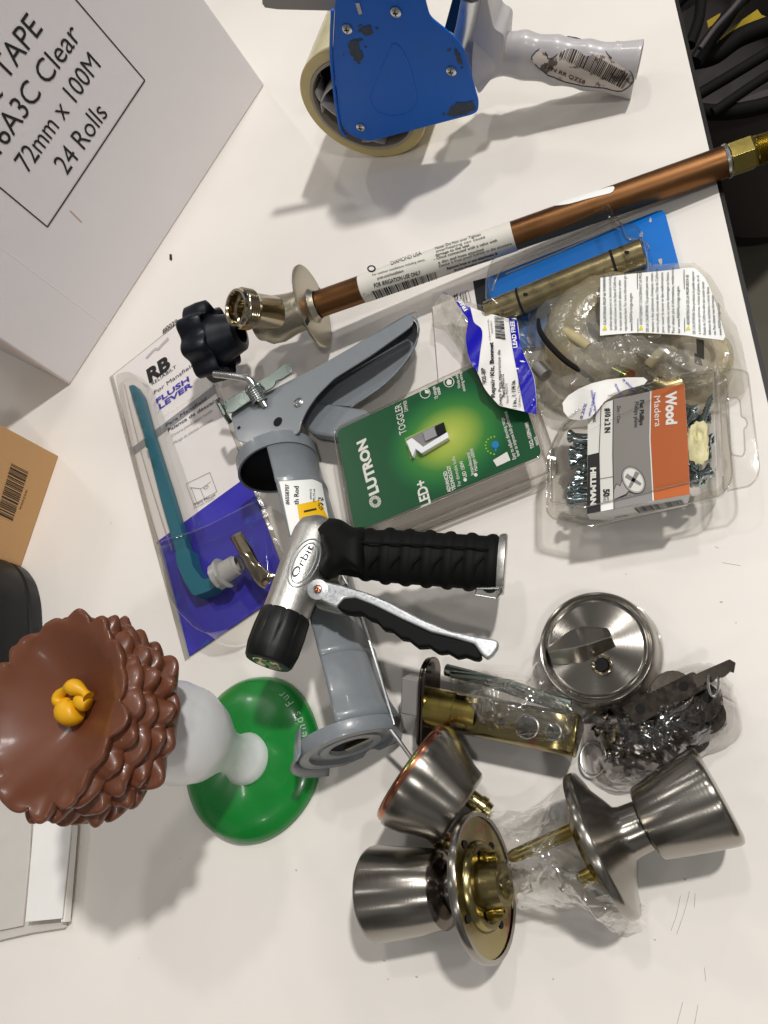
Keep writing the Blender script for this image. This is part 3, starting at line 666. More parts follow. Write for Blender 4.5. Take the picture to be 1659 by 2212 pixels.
#PART3
# ------------------------------------------------------------------ flush lever pack
FL = HZ(.0016)
fp = thing('flush_lever_pack', 'clear blister pack with a teal lever on a white and violet card', 'blister pack', P(430, 1050))
A_, B_ = P(243, 813), P(408, 1420); fe = (B_-A_).normalized(); fn = V((-fe.y, fe.x, 0)); fl_ = (B_-A_).length
def fc(u, v, h=.0016): q = A_+fe*u*fl_+fn*v; q.z = h; return q
b = MB(); b.prism([fc(.005, .002), fc(.655, .002), fc(.655, .106), fc(.30, .106), (fc(.14, .106)), fc(.005, .106)], (0, 0, -.0008), 0); build(b, 'card', ['card'], fp)
b = MB(); b.prism([fc(.655, .002), fc(1, .002), fc(1, .106), fc(.655, .106)], (0, 0, -.0008), 0); build(b, 'card', ['violetc'], fp, label='glossy violet lower part of the card')
b = MB(); b.poly([fc(.315, .002, .0019), fc(.345, .002, .0019), fc(.345, .106, .0019), fc(.315, .106, .0019)], 2, up=zv)
def z4(x, y): return (x/3.060+237.2, y/3.060+542.1)
for t, p, r, h_, m_, bd in (('#0029', (352,548), (452,478), 9, 0, .02), ('RB', (262,872), (405,766), 25, 0, .05), ('RELIABILT', (280,890), (442,772), 6, 0, .0), ('For Mansfield', (298,948), (560,758), 7, 0, .01),
    ('FLUSH', (312,1012), (528,858), 9.5, 1, .03), ('LEVER', (330,1048), (550,893), 9.5, 1, .03), ('Chrome Finish / Acabado cromado', (350,1100), (690,880), 5, 3, .01), ('Para Mansfield', (375,1165), (640,985), 6.5, 0, .01),
    ('Palanca de descarga', (388,1198), (735,978), 6.5, 0, .01), ('Chrome-plated plastic handle', (410,1232), (680,1062), 5, 2, 0), ('Mango de plastico cromado', (425,1278), (685,1120), 5, 2, 0), ('Front Mount', (556,1690), (700,1620), 6, 0, 0), ('Montaje frontal', (560,1706), (690,1640), 4, 2, 0)):
    b.txt(t, HZ(.0019), z4(*p), z4(*r), h_, m_, bd)
def pline(mb, pl, pts, w, m, lift=.0004):
    q = [pl(*p, lift) for p in pts]
    for i in range(len(q)-1): line3(mb, q[i], q[i+1], w, m, pl.n)
for pp in ([(505,1540),(662,1465),(710,1592),(555,1675),(505,1540)], [(535,1565),(605,1572),(670,1525)], [(545,1580),(575,1660)], [(600,1575),(625,1635)], [(535,1565),(545,1580)], [(622,1570),(640,1553),(652,1552),(650,1566),(632,1576),(622,1570)]):
    pline(b, HZ(.0019), [z4(*p) for p in pp], .00035, 0)
build(b, 'printing', ['ink', 'violet', 'greyp', 'white'], fp)
b = MB(); bars_ = [z4(235,705), z4(250,690), z4(300,640), z4(320,640), z4(345,610), z4(385,570), z4(392,585), z4(350,625), z4(322,660), z4(300,655), z4(245,715)]
b.ppoly(HZ(.0019), bars_, 0, .0003); build(b, 'hang_hole', ['lgrey'], fp)
# lever
b = MB(); b.pslab(HZ(.014), rounded([(276,833),(289,829),(304,852),(321,915),(340,977),(366,1060),(396,1162),(406,1190),(380,1198),(346,1080),(313,950)], 6), .009, 0)
lv = build(b, 'lever_arm', ['teal'], fp, bevel=.0012)
b = MB()
for x, y, l_ in ((290,858,9),(298,886,9),(307,915,10),(317,958,9),(331,1001,9)): b.ppoly(HZ(.014), rounded([(x-5,y-l_),(x+3,y-l_-2),(x+7,y+l_),(x-1,y+l_+2)], 4), 0, .0003)
build(b, 'lever_hole', ['tealin'], lv)
b = MB(); b.pslab(HZ(.017), rounded([(378,1190),(408,1184),(416,1222),(438,1252),(462,1246),(472,1262),(452,1276),(418,1288),(398,1256),(384,1225)], 7), .012, 0); build(b, 'lever_elbow', ['teal'], fp)
NA, NB = P(468, 1247, .021), P(560, 1190, .021); nd = (NB-NA).normalized()
b = MB(); b.lathe(NA, nd, [(-.001, .004), (-.001, .0100), (.0, .0112), (.0050, .0114), (.0055, .0105)], 0, seg=24, mod=lambda ph, k: 1+.03*cos(14*ph)); build(b, 'nut', ['greyn'], fp)
b = MB(); b.lathe(NA, nd, [(.0055, .0128), (.0075, .0132), (.008, .0088), (.020, .0084), (.0205, .007), (.023, .0065)], 0, seg=28); build(b, 'bushing', ['greyn'], fp)
b = MB(); hl_ = smoothline([(498,1163,.024),(512,1186,.029),(523,1206,.030),(553,1257,.026),(572,1272,.022)], 5); hr_ = smoothline([(521,1149,.024),(545,1186,.029),(561,1216,.030),(584,1237,.026),(604,1240,.022)], 5); _n = len(hl_)
b.grid(lambda u, v: P(*hl_[int(round(u*(_n-1)))]).lerp(P(*hr_[int(round(u*(_n-1)))]), v)+zv*.0015*(1-(2*v-1)**2), _n-1, 6, 0); build(b, 'handle', ['nickels'], fp, solid=.001)
b = MB(); blister(b, HZ(.002), [(262,820),(300,808),(330,840),(372,945),(450,1165),(352,1200),(300,1010)], .013, round_=30); build(b, 'blister', ['clear'], fp)
b = MB(); blister(b, HZ(.002), [(378,1190),(480,1160),(600,1100),(625,1130),(640,1300),(560,1385),(480,1400),(410,1330)], .030, draft=.003, round_=34)
for i, v_ in enumerate(b.v): v_ += V((crumple(v_, 80, .0007, 3), crumple(v_, 80, .0007, 4), 0))
build(b, 'blister', ['clear'], fp, angle=60)
b = MB(); r1 = [fc(u, v, .0007) for u, v in ((-.004, -.004), (1.003, -.004), (1.003, .11), (-.004, .11))]; b.prism(r1, (0, 0, -.0006), 0); build(b, 'backing_shell', ['clearb'], fp)
b = MB()
for q in ([(239,813),(262,900),(330,1130),(358,1218),(408,1420)], [(268,830),(300,960),(345,1110),(372,1190)]):
    b.tube([P(x, y, .003) for x, y in smoothline(q, 4)], .0006, 0, seg=6)
build(b, 'shell_edge', ['clearb'], fp)

# ------------------------------------------------------------------ caulk gun
cg = thing('caulk_gun', 'grey enamelled caulking gun lying under the black hose nozzle', 'caulk gun', P(700, 1200))
GA, GB = P(603, 1012, .030), P(765, 1640, .0275); ga = (GB-GA).normalized(); gl_ = (GB-GA).length
side = (P(700, 1200, .03)-P(600, 1225, .03)); side = (side-ga*side.dot(ga)).normalized(); upv = side.cross(ga); upv = upv if upv.z > 0 else -upv
# local angle: 0 = picture right, 90 = up
def half(mb, prof, a0, a1, m=0, seg=40):
    b0 = len(mb.v)
    for t, r in prof:
        for i in range(seg+1):
            ph = rad(a0+(a1-a0)*i/seg); mb.v.append(GA+ga*t+(side*cos(ph)+upv*sin(ph))*r)
    for k in range(len(prof)-1):
        for i in range(seg):
            mb.f.append([b0+k*(seg+1)+i, b0+(k+1)*(seg+1)+i, b0+(k+1)*(seg+1)+i+1, b0+k*(seg+1)+i+1]); mb.m.append(m); mb.uv.append([(0, 0)]*4)
cr = rpx(GA, 88)
def tt_(y):                                             # distance along the axis for a photo row
    lo, hi = -.2, gl_+.1
    for _ in range(40):
        md = (lo+hi)/2
        if px(GA+ga*md)[1] < y: lo = md
        else: hi = md
    return lo
b = MB(); rr = cr*.955
pf = [(-.009, rr)]
for y in (1085, 1445): pf += [(tt_(y-14), rr), (tt_(y-7), rr+.0009), (tt_(y), rr+.0009), (tt_(y+5), rr-.0006), (tt_(y+10), rr)]
pf += [(tt_(1520), rr), (tt_(1545), rr*1.02), (tt_(1570), rr*1.10), (tt_(1590), rr*1.13)]
half(b, pf, -75, 73); build(b, 'cradle', ['caulk'], cg, solid=.0014, angle=60)
b = MB(); half(b, [(-.0125, cr), (-.002, cr), (0, cr+.0004), (0, cr-.0014), (-.0125, cr-.0014)], 0, 360, seg=64); build(b, 'collar', ['caulk'], cg)
b = MB(); half(b, [(-.0115, cr-.0012), (-.0116, .0005)], 0, 360, seg=48); half(b, [(-.001, cr-.0015), (-.0115, cr-.0015)], 0, 360, seg=48); build(b, 'collar_inside', ['hole'], cg)
b = MB(); c_ = GA-ga*.0112+side*.004+upv*.002; b.lathe(c_, ga, [(0, .0012), (.004, .0012), (.004, .0001)], 0, seg=12); build(b, 'rod_tip', ['steel'], cg)
# end cap
te_ = tt_(1590); b = MB(); R2 = rr*1.13
half(b, [(te_, R2), (te_+.006, R2*1.01), (te_+.009, R2*.97), (te_+.009, R2*.80), (te_+.006, R2*.78), (te_+.006, R2*.62), (te_+.0075, R2*.58), (te_+.0075, R2*.42), (te_+.005, R2*.38)], 0, 360, seg=56); build(b, 'end_cap', ['caulk'], cg, angle=40)
b = MB(); half(b, [(te_+.0048, R2*.40), (te_+.0042, .0002)], 0, 360, seg=32); build(b, 'end_opening', ['hole'], cg)
b = MB(); half(b, [(te_-.008, R2*.93), (te_+.001, R2*1.01), (te_+.008, R2*1.06), (te_+.012, R2*1.16)], 120, 215, seg=20); build(b, 'end_flap', ['caulk'], cg, solid=.0014)
b = MB(); b.box(GA+ga*(te_+.0062)+side*.004-upv*.004, side*.010, upv*.0025, ga*.0008, 0); build(b, 'nozzle_plate', ['nickels'], cg)
# label on the cradle
csf = ray_cyl(GA, GB, rr+.0008)
b = MB(); pgrid(b, csf, [(603,1040),(693,1034),(724,1190),(640,1215)], 14, 12, 0, .0003); lb = build(b, 'label', ['white'], cg)
b = MB(); z5 = lambda x, y: (x/2.880+372.7, y/2.880+508)
ptxt(b, '#6558707', csf, (624.5,1090), (624,1046), 8, 0, .02, .0007); ptxt(b, 'th Rod', csf, (645,1090), (645,1050), 10, 0, .02, .0007)
ptxt(b, 'patente de', csf, (673,1078), (673,1056), 5, 0, .0, .0007); ptxt(b, '295.73 ml', csf, (681,1085), (681,1056), 5, 0, .0, .0007)
rn = random.Random(4)
for i in range(26):
    x, y = 686+rn.uniform(0, 11), 1072+rn.uniform(0, 30); pgrid(b, csf, [(x,y),(x+rn.uniform(1.5,3),y),(x+2.5,y+2.5),(x,y+2.2)], 1, 1, 0, .0007)
build(b, 'printing', ['ink'], lb)
b = MB(); pgrid(b, csf, [(642,1090),(690,1080),(712,1125),(650,1150)], 8, 6, 0, .0006); ys_ = build(b, 'yellow_sticker', ['yellow'], lb)
b = MB(); pgrid(b, csf, [(656,1103),(683,1097),(684,1101),(657,1107)], 4, 1, 0, .0009); build(b, 'printing', ['kink'], ys_)
# frame plate, handle channel, trigger
FPz = .047
b = MB(); fr_ = [(497,894),(520,880),(574,850),(720,774),(886,677),(893,688),(890,702),(873,716),(800,768),(720,818),(684,854),(663,884),(650,911),(645,936),(600,950),(540,958),(512,952)]
b.pslab(HZ(FPz), rounded(fr_, 9, 3), .0016, 0); build(b, 'frame_plate', ['caulk'], cg, bevel=.0004)
b = MB(); b.pslab(HZ(FPz-.022), rounded([(520,888),(574,855),(720,780),(880,684),(900,696),(902,735),(884,775),(834,830),(757,878),(700,874),(663,890),(650,911),(645,936),(600,950),(540,958),(516,950)], 9, 3), .0016, 0)
build(b, 'frame_plate', ['caulk'], cg, bevel=.0004)
b = MB(); sp1 = smoothline([(520,882),(574,851),(720,775),(884,678),(900,690),(906,712)], 5)
b.grid(lambda u, v: P(*sp1[int(round(u*(len(sp1)-1)))], FPz-.0010-.021*v), len(sp1)-1, 2, 0); build(b, 'handle_back', ['caulk'], cg, solid=.0012)
b = MB(); sp2 = smoothline([(886,677),(903,700),(902,730),(880,775),(830,830),(757,880)], 5); 
b.grid(lambda u, v: P(sp2[int(round(u*(len(sp2)-1)))][0], sp2[int(round(u*(len(sp2)-1)))][1], FPz-.022+.020*(1-u)**.8*(1-v)+.001), len(sp2)-1, 2, 0); build(b, 'handle_lip', ['caulk'], cg, solid=.0012)
b = MB(); b.pslab(HZ(.0285), rounded([(640,905),(668,862),(705,870),(740,876),(790,883),(800,900),(795,925),(765,946),(723,945),(672,937)], 8, 3), .010, 0); build(b, 'trigger', ['caulk'], cg, bevel=.003, bseg=3)
b = MB(); rivet(b, P(645, 870, FPz), zv, .0044, 0); build(b, 'rivet', ['steel'], cg)
b = MB(); b.disc(P(600, 911, FPz+.0003), zv, .0042, 0); build(b, 'rod_hole', ['hole'], cg)
b = MB(); b.disc(P(516, 924, FPz+.0003), zv, .0017, 0); build(b, 'small_hole', ['hole'], cg)
# thumb release, rod, spring
b = MB(); b.pslab(HZ(.052), rounded([(474,890),(484,868),(598,800),(612,786),(625,784),(631,793),(628,806),(608,819),(596,822),(590,836),(560,852),(500,892)], 5, 3), .0014, 0); build(b, 'release_plate', ['zinc'], cg, bevel=.0003)
b = MB(); b.tube([P(x, y, h) for x, y, h in ((470,868,.050),(474,874,.054),(486,896,.052),(497,912,.044))], .0022, 0, seg=8); build(b, 'release_tab', ['zinc'], cg)
b = MB(); b.tube([P(x, y, h) for x, y, h in smoothline([(464,808,.060),(500,812,.060),(532,817,.059),(545,828,.056),(556,850,.052),(575,880,.046)], 5)], .0031, 0, seg=16); build(b, 'pull_rod', ['steel'], cg)
S0, S1 = P(543, 834, .0565), P(563, 868, .049); sa, su, sw = frame(S1-S0)
b = MB(); b.tube([S0.lerp(S1, t/96)+(su*cos(t/96*2*pi*8)+sw*sin(t/96*2*pi*8))*.0060 for t in range(97)], .0009, 0, seg=6); build(b, 'spring', ['steel'], cg)
# wire spout cutter
b = MB(); pv = P(853, 1562, .030); b.lathe(pv-V((.001, 0, 0)), (1, -.25, .35), [(-.002, .0001), (-.002, .0045), (.001, .0048), (.0015, .003), (.002, .0001)], 0, seg=24); build(b, 'pivot_washer', ['steel'], cg)
b = MB(); b.tube([P(738, 1240, .062), P(765, 1290, .052), P(800, 1392, .046), P(846, 1545, .034), P(852, 1565, .032)], .0011, 0, seg=8)
b.tube([P(826, 1554, .036), P(858, 1595, .030), P(896, 1648, .022)], .0014, 0, seg=8); build(b, 'seal_pin', ['steel'], cg)

# ------------------------------------------------------------------ dimmer switch package
LH = .030; LP = HZ(LH)
A_, B_ = P(727, 930, LH), P(1124, 745, LH); le_ = (B_-A_).normalized(); ln_ = V((le_.y, -le_.x, 0)); lw0 = .1455; lh0 = .0925
def lc(u, v, h=LH): q = A_+le_*u*lw0+ln_*v*lh0; q.z = h; return q
lu = thing('dimmer_switch_pack', 'green carded dimmer switch in a clear clamshell with white lettering', 'package', P(950, 980))
def rrect3(c4, r, k=5):
    out = []
    for i in range(4):
        p0, p, p1 = c4[i-1], c4[i], c4[(i+1) % 4]; a_ = p+(p0-p).normalized()*r; c_ = p+(p1-p).normalized()*r
        for j in range(k+1):
            t = j/k; out.append(a_*(1-t)**2+p*2*t*(1-t)+c_*t*t)
    return out
def rr_lc(u0, v0, u1, v1, h, r=.005): return rrect3([lc(u0, v0, h), lc(u1, v0, h), lc(u1, v1, h), lc(u0, v1, h)], r)
b = MB(); kpx = LP(965, 945); pts = rr_lc(0, 0, 1, 1, LH)
uvs = [((p-kpx).dot(le_)/.060, (p-kpx).dot(ln_)/.060) for p in pts]
nr = 12; b.grid(lambda u, v: kpx+(pts[int(round(u*len(pts))) % len(pts)]-kpx)*max(1-v, .0001), len(pts), nr, 0, closeu=True)
for i, f in enumerate(b.f): b.uv[i] = [((b.v[k]-kpx).dot(le_)/.050, (b.v[k]-kpx).dot(ln_)/.044) for k in f]
b.prism([p-V((0, 0, .0004)) for p in pts], (0, 0, -.0006), 1)
build(b, 'card', ['lutg', 'card'], lu)
b = MB(); TL = lambda *k: c1(*k)
b.ppoly(LP, [TL(*p) for p in ((585,1605),(835,1488),(868,1600),(622,1738))], 3, .0003)
b.ppoly(LP, [TL(*p) for p in ((592,1610),(832,1496),(860,1597),(627,1728))], 4, .0005)
for t, p, r, h_, bd, m_ in (('LUTRON', (418,1950), (332,1603), 21, .05, 0), ('LED+', (752,2025), (712,1862), 22, .03, 0), ('TOGGLER', (597,1568), (562,1378), 16, 0, 0), ('DIMMER', (606,1427), (596,1358), 8, .03, 0),
    ('ADVANCED', (882,1945), (852,1812), 8, .03, 0), ('TECHNOLOGY', (912,1932), (874,1775), 8, .03, 0), ('For dimmable bulbs', (946,1905), (904,1718), 8, .0, 0), ('LED 150W', (983,1850), (955,1745), 8, .02, 0),
    ('Incandescent/', (1030,1835), (998,1690), 8, .01, 0), ('Halogen 600W', (1052,1810), (1022,1665), 8, .01, 0), ('Easy to adjust dimming range', (1298,1735), (1216,1470), 8, .01, 0), ('lever to improve bulb performance', (1322,1715), (1238,1430), 8, .01, 0),
    ('TGCL-153PH-WH', (1415,1665), (1375,1500), 8, .03, 0), ('WHITE', (1447,1645), (1432,1590), 7, .02, 0), ('15 minute', (798,1345), (778,1270), 8, .02, 0), ('install', (816,1322), (806,1275), 8, .02, 0),
    ('Works with', (945,1280), (925,1190), 7, .01, 0), ('existing wiring', (975,1300), (948,1180), 7, .01, 0)):
    b.txt(t, LP, TL(*p), TL(*r), h_, m_, bd)
cc = TL(395, 2010)
for k in range(20):
    a_ = k*2*pi/20; d_ = (cos(a_), sin(a_)); q = [(cc[0]+d_[0]*r-d_[1]*w, cc[1]+d_[1]*r+d_[0]*w) for r, w in ((5.5, -.5), (13, -1.3), (13, 1.3), (5.5, .5))]; b.ppoly(LP, q, 0, .0004)
def ring_px(mb, pl, c, r0, r1, m, lift=.0004, n_=24, a0=0, a1=2*pi):
    for k in range(n_):
        t0, t1 = a0+(a1-a0)*k/n_, a0+(a1-a0)*(k+1)/n_
        mb.ppoly(pl, [(c[0]+r0*cos(t0), c[1]+r0*sin(t0)), (c[0]+r1*cos(t0), c[1]+r1*sin(t0)), (c[0]+r1*cos(t1), c[1]+r1*sin(t1)), (c[0]+r0*cos(t1), c[1]+r0*sin(t1))], m, lift)
ring_px(b, LP, TL(715, 1315), 10, 11.5, 0); b.ppoly(LP, [TL(*p) for p in ((715,1315),(713,1290),(740,1300),(738,1318))], 0, .0004)
ring_px(b, LP, TL(868, 1243), 10, 11.5, 0); b.ppoly(LP, [TL(*p) for p in ((850,1245),(862,1225),(885,1232),(885,1258),(860,1264))], 0, .0004)
ring_px(b, LP, TL(1165, 1645), 0, 8, 2); b.ppoly(LP, [TL(*p) for p in ((1160,1665),(1175,1665),(1172,1690),(1162,1690))], 2, .0004)
for k in range(9):
    a_ = rad(95+k*21); ring_px(b, LP, (TL(1165,1650)[0]+21*cos(a_), TL(1165,1650)[1]-19*sin(a_)), 0, 2, 1, n_=8)
b.ppoly(LP, [TL(*p) for p in ((1150,1745),(1240,1690),(1262,1745),(1175,1785))], 0, .0004)
ring_px(b, LP, TL(972, 1870), 0, 4, 0, n_=10); ring_px(b, LP, TL(1040, 1838), 0, 4, 0, n_=10)
pr_ = build(b, 'printing', ['white', 'lgreen', 'lblue', 'lgreen', 'greyp', 'lutg'], lu)
b = MB(); b.pslab(HZ(LH+.005), [TL(*p) for p in ((590,1620),(628,1598),(700,1655),(855,1560),(862,1597),(690,1700),(650,1668),(632,1722))], .004, 0); tg_ = build(b, 'toggle', ['whitep'], lu, bevel=.0006)
b = MB(); b.pslab(HZ(LH+.0022), [TL(*p) for p in ((700,1560),(770,1530),(790,1585),(715,1620))], .001, 0); b.pslab(HZ(LH+.0022), [TL(*p) for p in ((775,1526),(832,1500),(848,1560),(795,1588))], .001, 1); build(b, 'window_shade', ['greyp', 'hole'], lu)
b = MB()
def ringstack(mb, rings, m=0, cap=True):
    kk = len(rings[0]); b0 = len(mb.v)
    for r in rings: mb.v += [V(p) for p in r]
    for j in range(len(rings)-1):
        for i in range(kk):
            i2 = (i+1) % kk; mb.f.append([b0+j*kk+i, b0+j*kk+i2, b0+(j+1)*kk+i2, b0+(j+1)*kk+i]); mb.m.append(m); mb.uv.append([(0, 0)]*4)
    if cap: mb.poly(rings[-1], m, up=zv)
o1 = lambda d, h: [p for p in rrect3([lc(-d/lw0, -d/lh0, h), lc(1+d/lw0, -d/lh0, h), lc(1+d/lw0, 1+d/lh0, h), lc(-d/lw0, 1+d/lh0, h)], .007+d)]
ringstack(b, [o1(.004, .001), o1(.004, .008), o1(.0035, .0135), o1(.006, .0145), o1(.0065, .0155), o1(.0035, .0165), o1(.003, LH-.001), o1(.0022, LH+.0012), o1(.001, LH+.0020)]); 
ringstack(b, [[p-V((0, 0, .0)) for p in o1(.006, .0150)], o1(.0064, .0158)], cap=False)
build(b, 'clamshell', ['clear'], lu)
b = MB(); b.tube(o1(.006, .015)+[o1(.006, .015)[0]], .0006, 0, seg=6); b.tube(o1(.0025, LH+.0008)+[o1(.0025, LH+.0008)[0]], .00045, 0, seg=6); b.tube(o1(.004, .0015)+[o1(.004, .0015)[0]], .0005, 0, seg=6); build(b, 'clamshell_rim', ['clearb'], lu)
#PART4
# ------------------------------------------------------------------ blue carded blister with metal tube
bp_ = thing('blue_card_pack', 'bright blue card pack with a metal tube in a clear blister', 'blister pack', P(1200, 620))
Q = HZ(.0045)
b = MB()
b.pslab(Q, [(1052,600),(1418,456),(1430,454),(1437,460),(1468,577),(1488,690),(1080,760)], .0009, 0); build(b, 'card', ['bcard'], bp_)
b = MB(); b.pslab(Q, [(932,634),(1020,607),(1052,600),(1080,760),(1062,820),(950,855)], .0009, 0, round_=3)
b.ppoly(Q, [(1022,608),(1052,600),(1074,720),(1040,720)], 1, .0004)
b.txt('ct', Q, (990,648), (988,634), 11, 1, .03); pline(b, Q, [(994,633),(1011,628),(1018,652),(1001,657),(994,633)], .0003, 1)
for i, t in enumerate(('LIFETIME', 'WARRANTY', 'GARANTIA')): b.txt(t, Q, (1000+i*5.5,655-i*1.6), (996+i*5.5,634-i*1.6), 4, 1, .01)
build(b, 'card_end', ['card', 'ink'], bp_, label='white end of the card with black band')
b = MB()
rn = random.Random(11)
for x, y in ((1385,508),(1428,566),(1405,478)):
    b = MB(); b.ppoly(Q, smoothloop([(x+rn.uniform(2, 7)*cos(t), y+rn.uniform(3, 9)*sin(t)) for t in (0, 1.2, 2.5, 3.7, 5)], 2), 0, .0005)
    build(b, 'print_wear', ['lgrey'], bp_)
TA, TB = P(1085, 667, .018), P(1389, 546, .018); td_ = (TB-TA).normalized(); tr2 = rpx(TA, 29)
b = MB(); Lt = (TB-TA).length; b.lathe(TA, td_, [(-.012, tr2*.8), (-.012, tr2), (Lt, tr2), (Lt+.0008, tr2*.93), (Lt-.002, tr2*.90), (Lt-.01, .001)], 0, seg=48); tb = build(b, 'metal_tube', ['brassf'], bp_)
b = MB()
for x in (1125, 1327):
    b = MB(); q = axis_at(TA, TB, x); b.lathe(q, td_, [(-.001, tr2), (-.001, tr2+.0003), (.001, tr2+.0003), (.001, tr2)], 0, seg=40)
    build(b, 'black_band', ['oring'], tb)
ts = ray_cyl(TA, TB, tr2); b = MB()
for x, y in ((1135,636),(1354,545)): b = MB(); pblob(b, ts, [(x+5.5*cos(t), y+4*sin(t)) for t in [i*2*pi/14 for i in range(14)]], 0, .0004, 2); build(b, 'pin_hole', ['hole'], tb)
b = MB(); blister(b, HZ(.005), [(1060,690),(1062,625),(1083,580),(1335,474),(1345,488),(1352,516),(1398,520),(1420,600),(1410,680),(1120,740)], .024, rr=.006, draft=.002, round_=22); build(b, 'blister', ['clear'], bp_)
b = MB(); rim_ = [P(x, y, .0058) for x, y in rounded([(1060,690),(1062,625),(1083,580),(1335,474),(1345,488),(1352,516),(1398,520),(1420,600)], 18)[8:-6]]; b.tube(rim_, .0007, 0, seg=6)
b.tube([P(x, y, .026) for x, y in ((1092,592),(1200,548),(1325,492),(1338,494))], .0007, 0, seg=6)
build(b, 'blister_edge', ['clearb'], bp_)

# ------------------------------------------------------------------ repair kit bag
rk = thing('repair_kit_bag', 'crumpled clear bag of amber plastic parts with blue striped label and warning sticker', 'bag of parts', P(1350, 760))
pc = lambda x, y: (x/3.1876+1138.5, y/3.1876+576)
AA, AB = P(1215, 760, .028), P(1480, 700, .026)
# amber domed part with ridges
b = MB(); q = P(1320, 735, .008); rr_ = rpx(q, 140)
b.lathe(q, (.12, -.05, 1), [(0, rr_*1.0), (.010, rr_*1.02), (.020, rr_*.93), (.028, rr_*.72), (.031, rr_*.45), (.029, rr_*.30), (.022, rr_*.22), (.020, .001), (.010, rr_*.3), (.008, rr_*.8), (0, rr_*.98)], 0, seg=64, mod=lambda ph, k: 1+(.02*cos(16*ph) if 0 < k < 5 else 0)); dome = build(b, 'amber_handle', ['amber'], rk)
b = MB(); q2 = P(1490, 800, .006); rr2 = rpx(q2, 88); b.lathe(q2, (.05, 0, 1), [(0, rr2), (.012, rr2), (.017, rr2*.9), (.018, rr2*.55), (.012, rr2*.5)], 0, seg=48); build(b, 'amber_ring', ['amber'], rk)
b = MB(); arc = smoothline([(1163,690,.032),(1166,714,.037),(1186,744,.039),(1220,778,.038),(1256,803,.035),(1282,824,.030)], 5)
b.tube([P(*p) for p in arc], [.0013+.0008*sin(pi*i/(len(arc)-1)) for i in range(len(arc))], 0, seg=8); build(b, 'rubber_ring', ['oring'], rk)
b = MB(); b.pslab(HZ(.027), [(1504,731),(1520,735),(1520,772),(1505,766)], .003, 0); b.pslab(HZ(.027), [(1500,762),(1512,768),(1517,786),(1500,780)], .003, 0); build(b, 'rubber_washer', ['oring'], rk)
for p, r, g_ in (([(1222,716,.036),(1245,732,.038),(1272,752,.037)], .004, 'paleb'), ([(1268,706,.034),(1290,732,.036)], .0035, 'oring'), ([(1400,790,.030),(1440,745,.034)], .0035, 'paleb'), ([(1415,830,.03),(1440,840,.03),(1470,830,.028)], .006, 'brassf'), ([(1330,800,.030),(1360,815,.032)], .005, 'copperrim'), ([(1160,792,.020),(1180,812,.020)], .005, 'softgrey')):
    b = MB(); b.tube([P(*k) for k in p], r, 0, seg=14); build(b, 'spare_part', [g_], rk)
# printed strip
b = MB()
zt = lambda x, y: .022+.018*max(0, min(1, (y-670)/110))+.002*sin(x*.07+y*.05)
def strip_surf(x, y, lift=0): return P(x, y, zt(x, y)+lift)
def ribbon(mb, surf, Lp, Rp, m, lift, sub_=5):
    Lq, Rq = smoothline([c1(*p) for p in Lp], sub_), smoothline([c1(*p) for p in Rp], sub_); k = len(Lq)-1
    mb.grid(lambda u, v: surf(Lq[int(round(v*k))][0]*(1-u)+Rq[int(round(v*k))][0]*u, Lq[int(round(v*k))][1]*(1-u)+Rq[int(round(v*k))][1]*u, lift), 6, k, m)
LL = [(905,722),(955,795),(988,850),(975,965),(1000,1100),(1048,1178),(1100,1290),(1190,1395)]
RR = [(1015,765),(1090,792),(1250,835),(1302,842),(1325,1000),(1345,1060),(1415,1225),(1430,1450)]
ribbon(b, strip_surf, LL, RR, 0, 0)
ribbon(b, strip_surf, LL[:6], [(1003,762),(1015,812),(1030,862),(1080,915),(1066,1060),(1052,1176)], 1, .0005)
ribbon(b, strip_surf, [(1250,834),(1262,930),(1278,1050),(1312,1230),(1352,1434)], [(1302,842),(1318,960),(1345,1060),(1412,1225),(1430,1450)], 1, .0005)
for t, p, r, h_, m_, bd in (('FREE', (985,778), (945,712), 13, 2, .03), ('LEAD FREE', (1305,1020), (1284,848), 15, 2, .03), ('905-BP', (1108,1250), (1098,1150), 15, 3, .02), ('Repair Kit, Bonnet', (1162,1340), (1150,985), 15, 3, .03), ('Juego Para reparacion de', (1205,1395), (1196,1035), 11, 3, .01),
    ('Part #905212', (1228,1335), (1218,1190), 12, 3, .02), ('Parte 905212', (1250,1375), (1240,1250), 8, 3, 0), ('1 in., 1 1/4 in.', (1302,1400), (1290,1228), 15, 3, .03), ('25.4mm, 31.75mm', (1328,1400), (1322,1230), 9, 3, 0), ('A. Bonnet kit tornillo', (1135,975), (1122,840), 6, 3, 0), ('0653421', (1150,930), (1142,850), 6, 3, 0)):
    ptxt(b, t, strip_surf, c1(*p), c1(*r), h_/1.7, m_, bd, .0011)
pbars(b, strip_surf, [c1(1215,818), c1(1232,965), c1(1178,968), c1(1160,820)][0:1]+[c1(1230,970), c1(1165,960), c1(1158,818)], 30, 3, .0011, seed=2)
build(b, 'printed_strip', ['paper', 'bagblue', 'white', 'ink'], rk, angle=60)
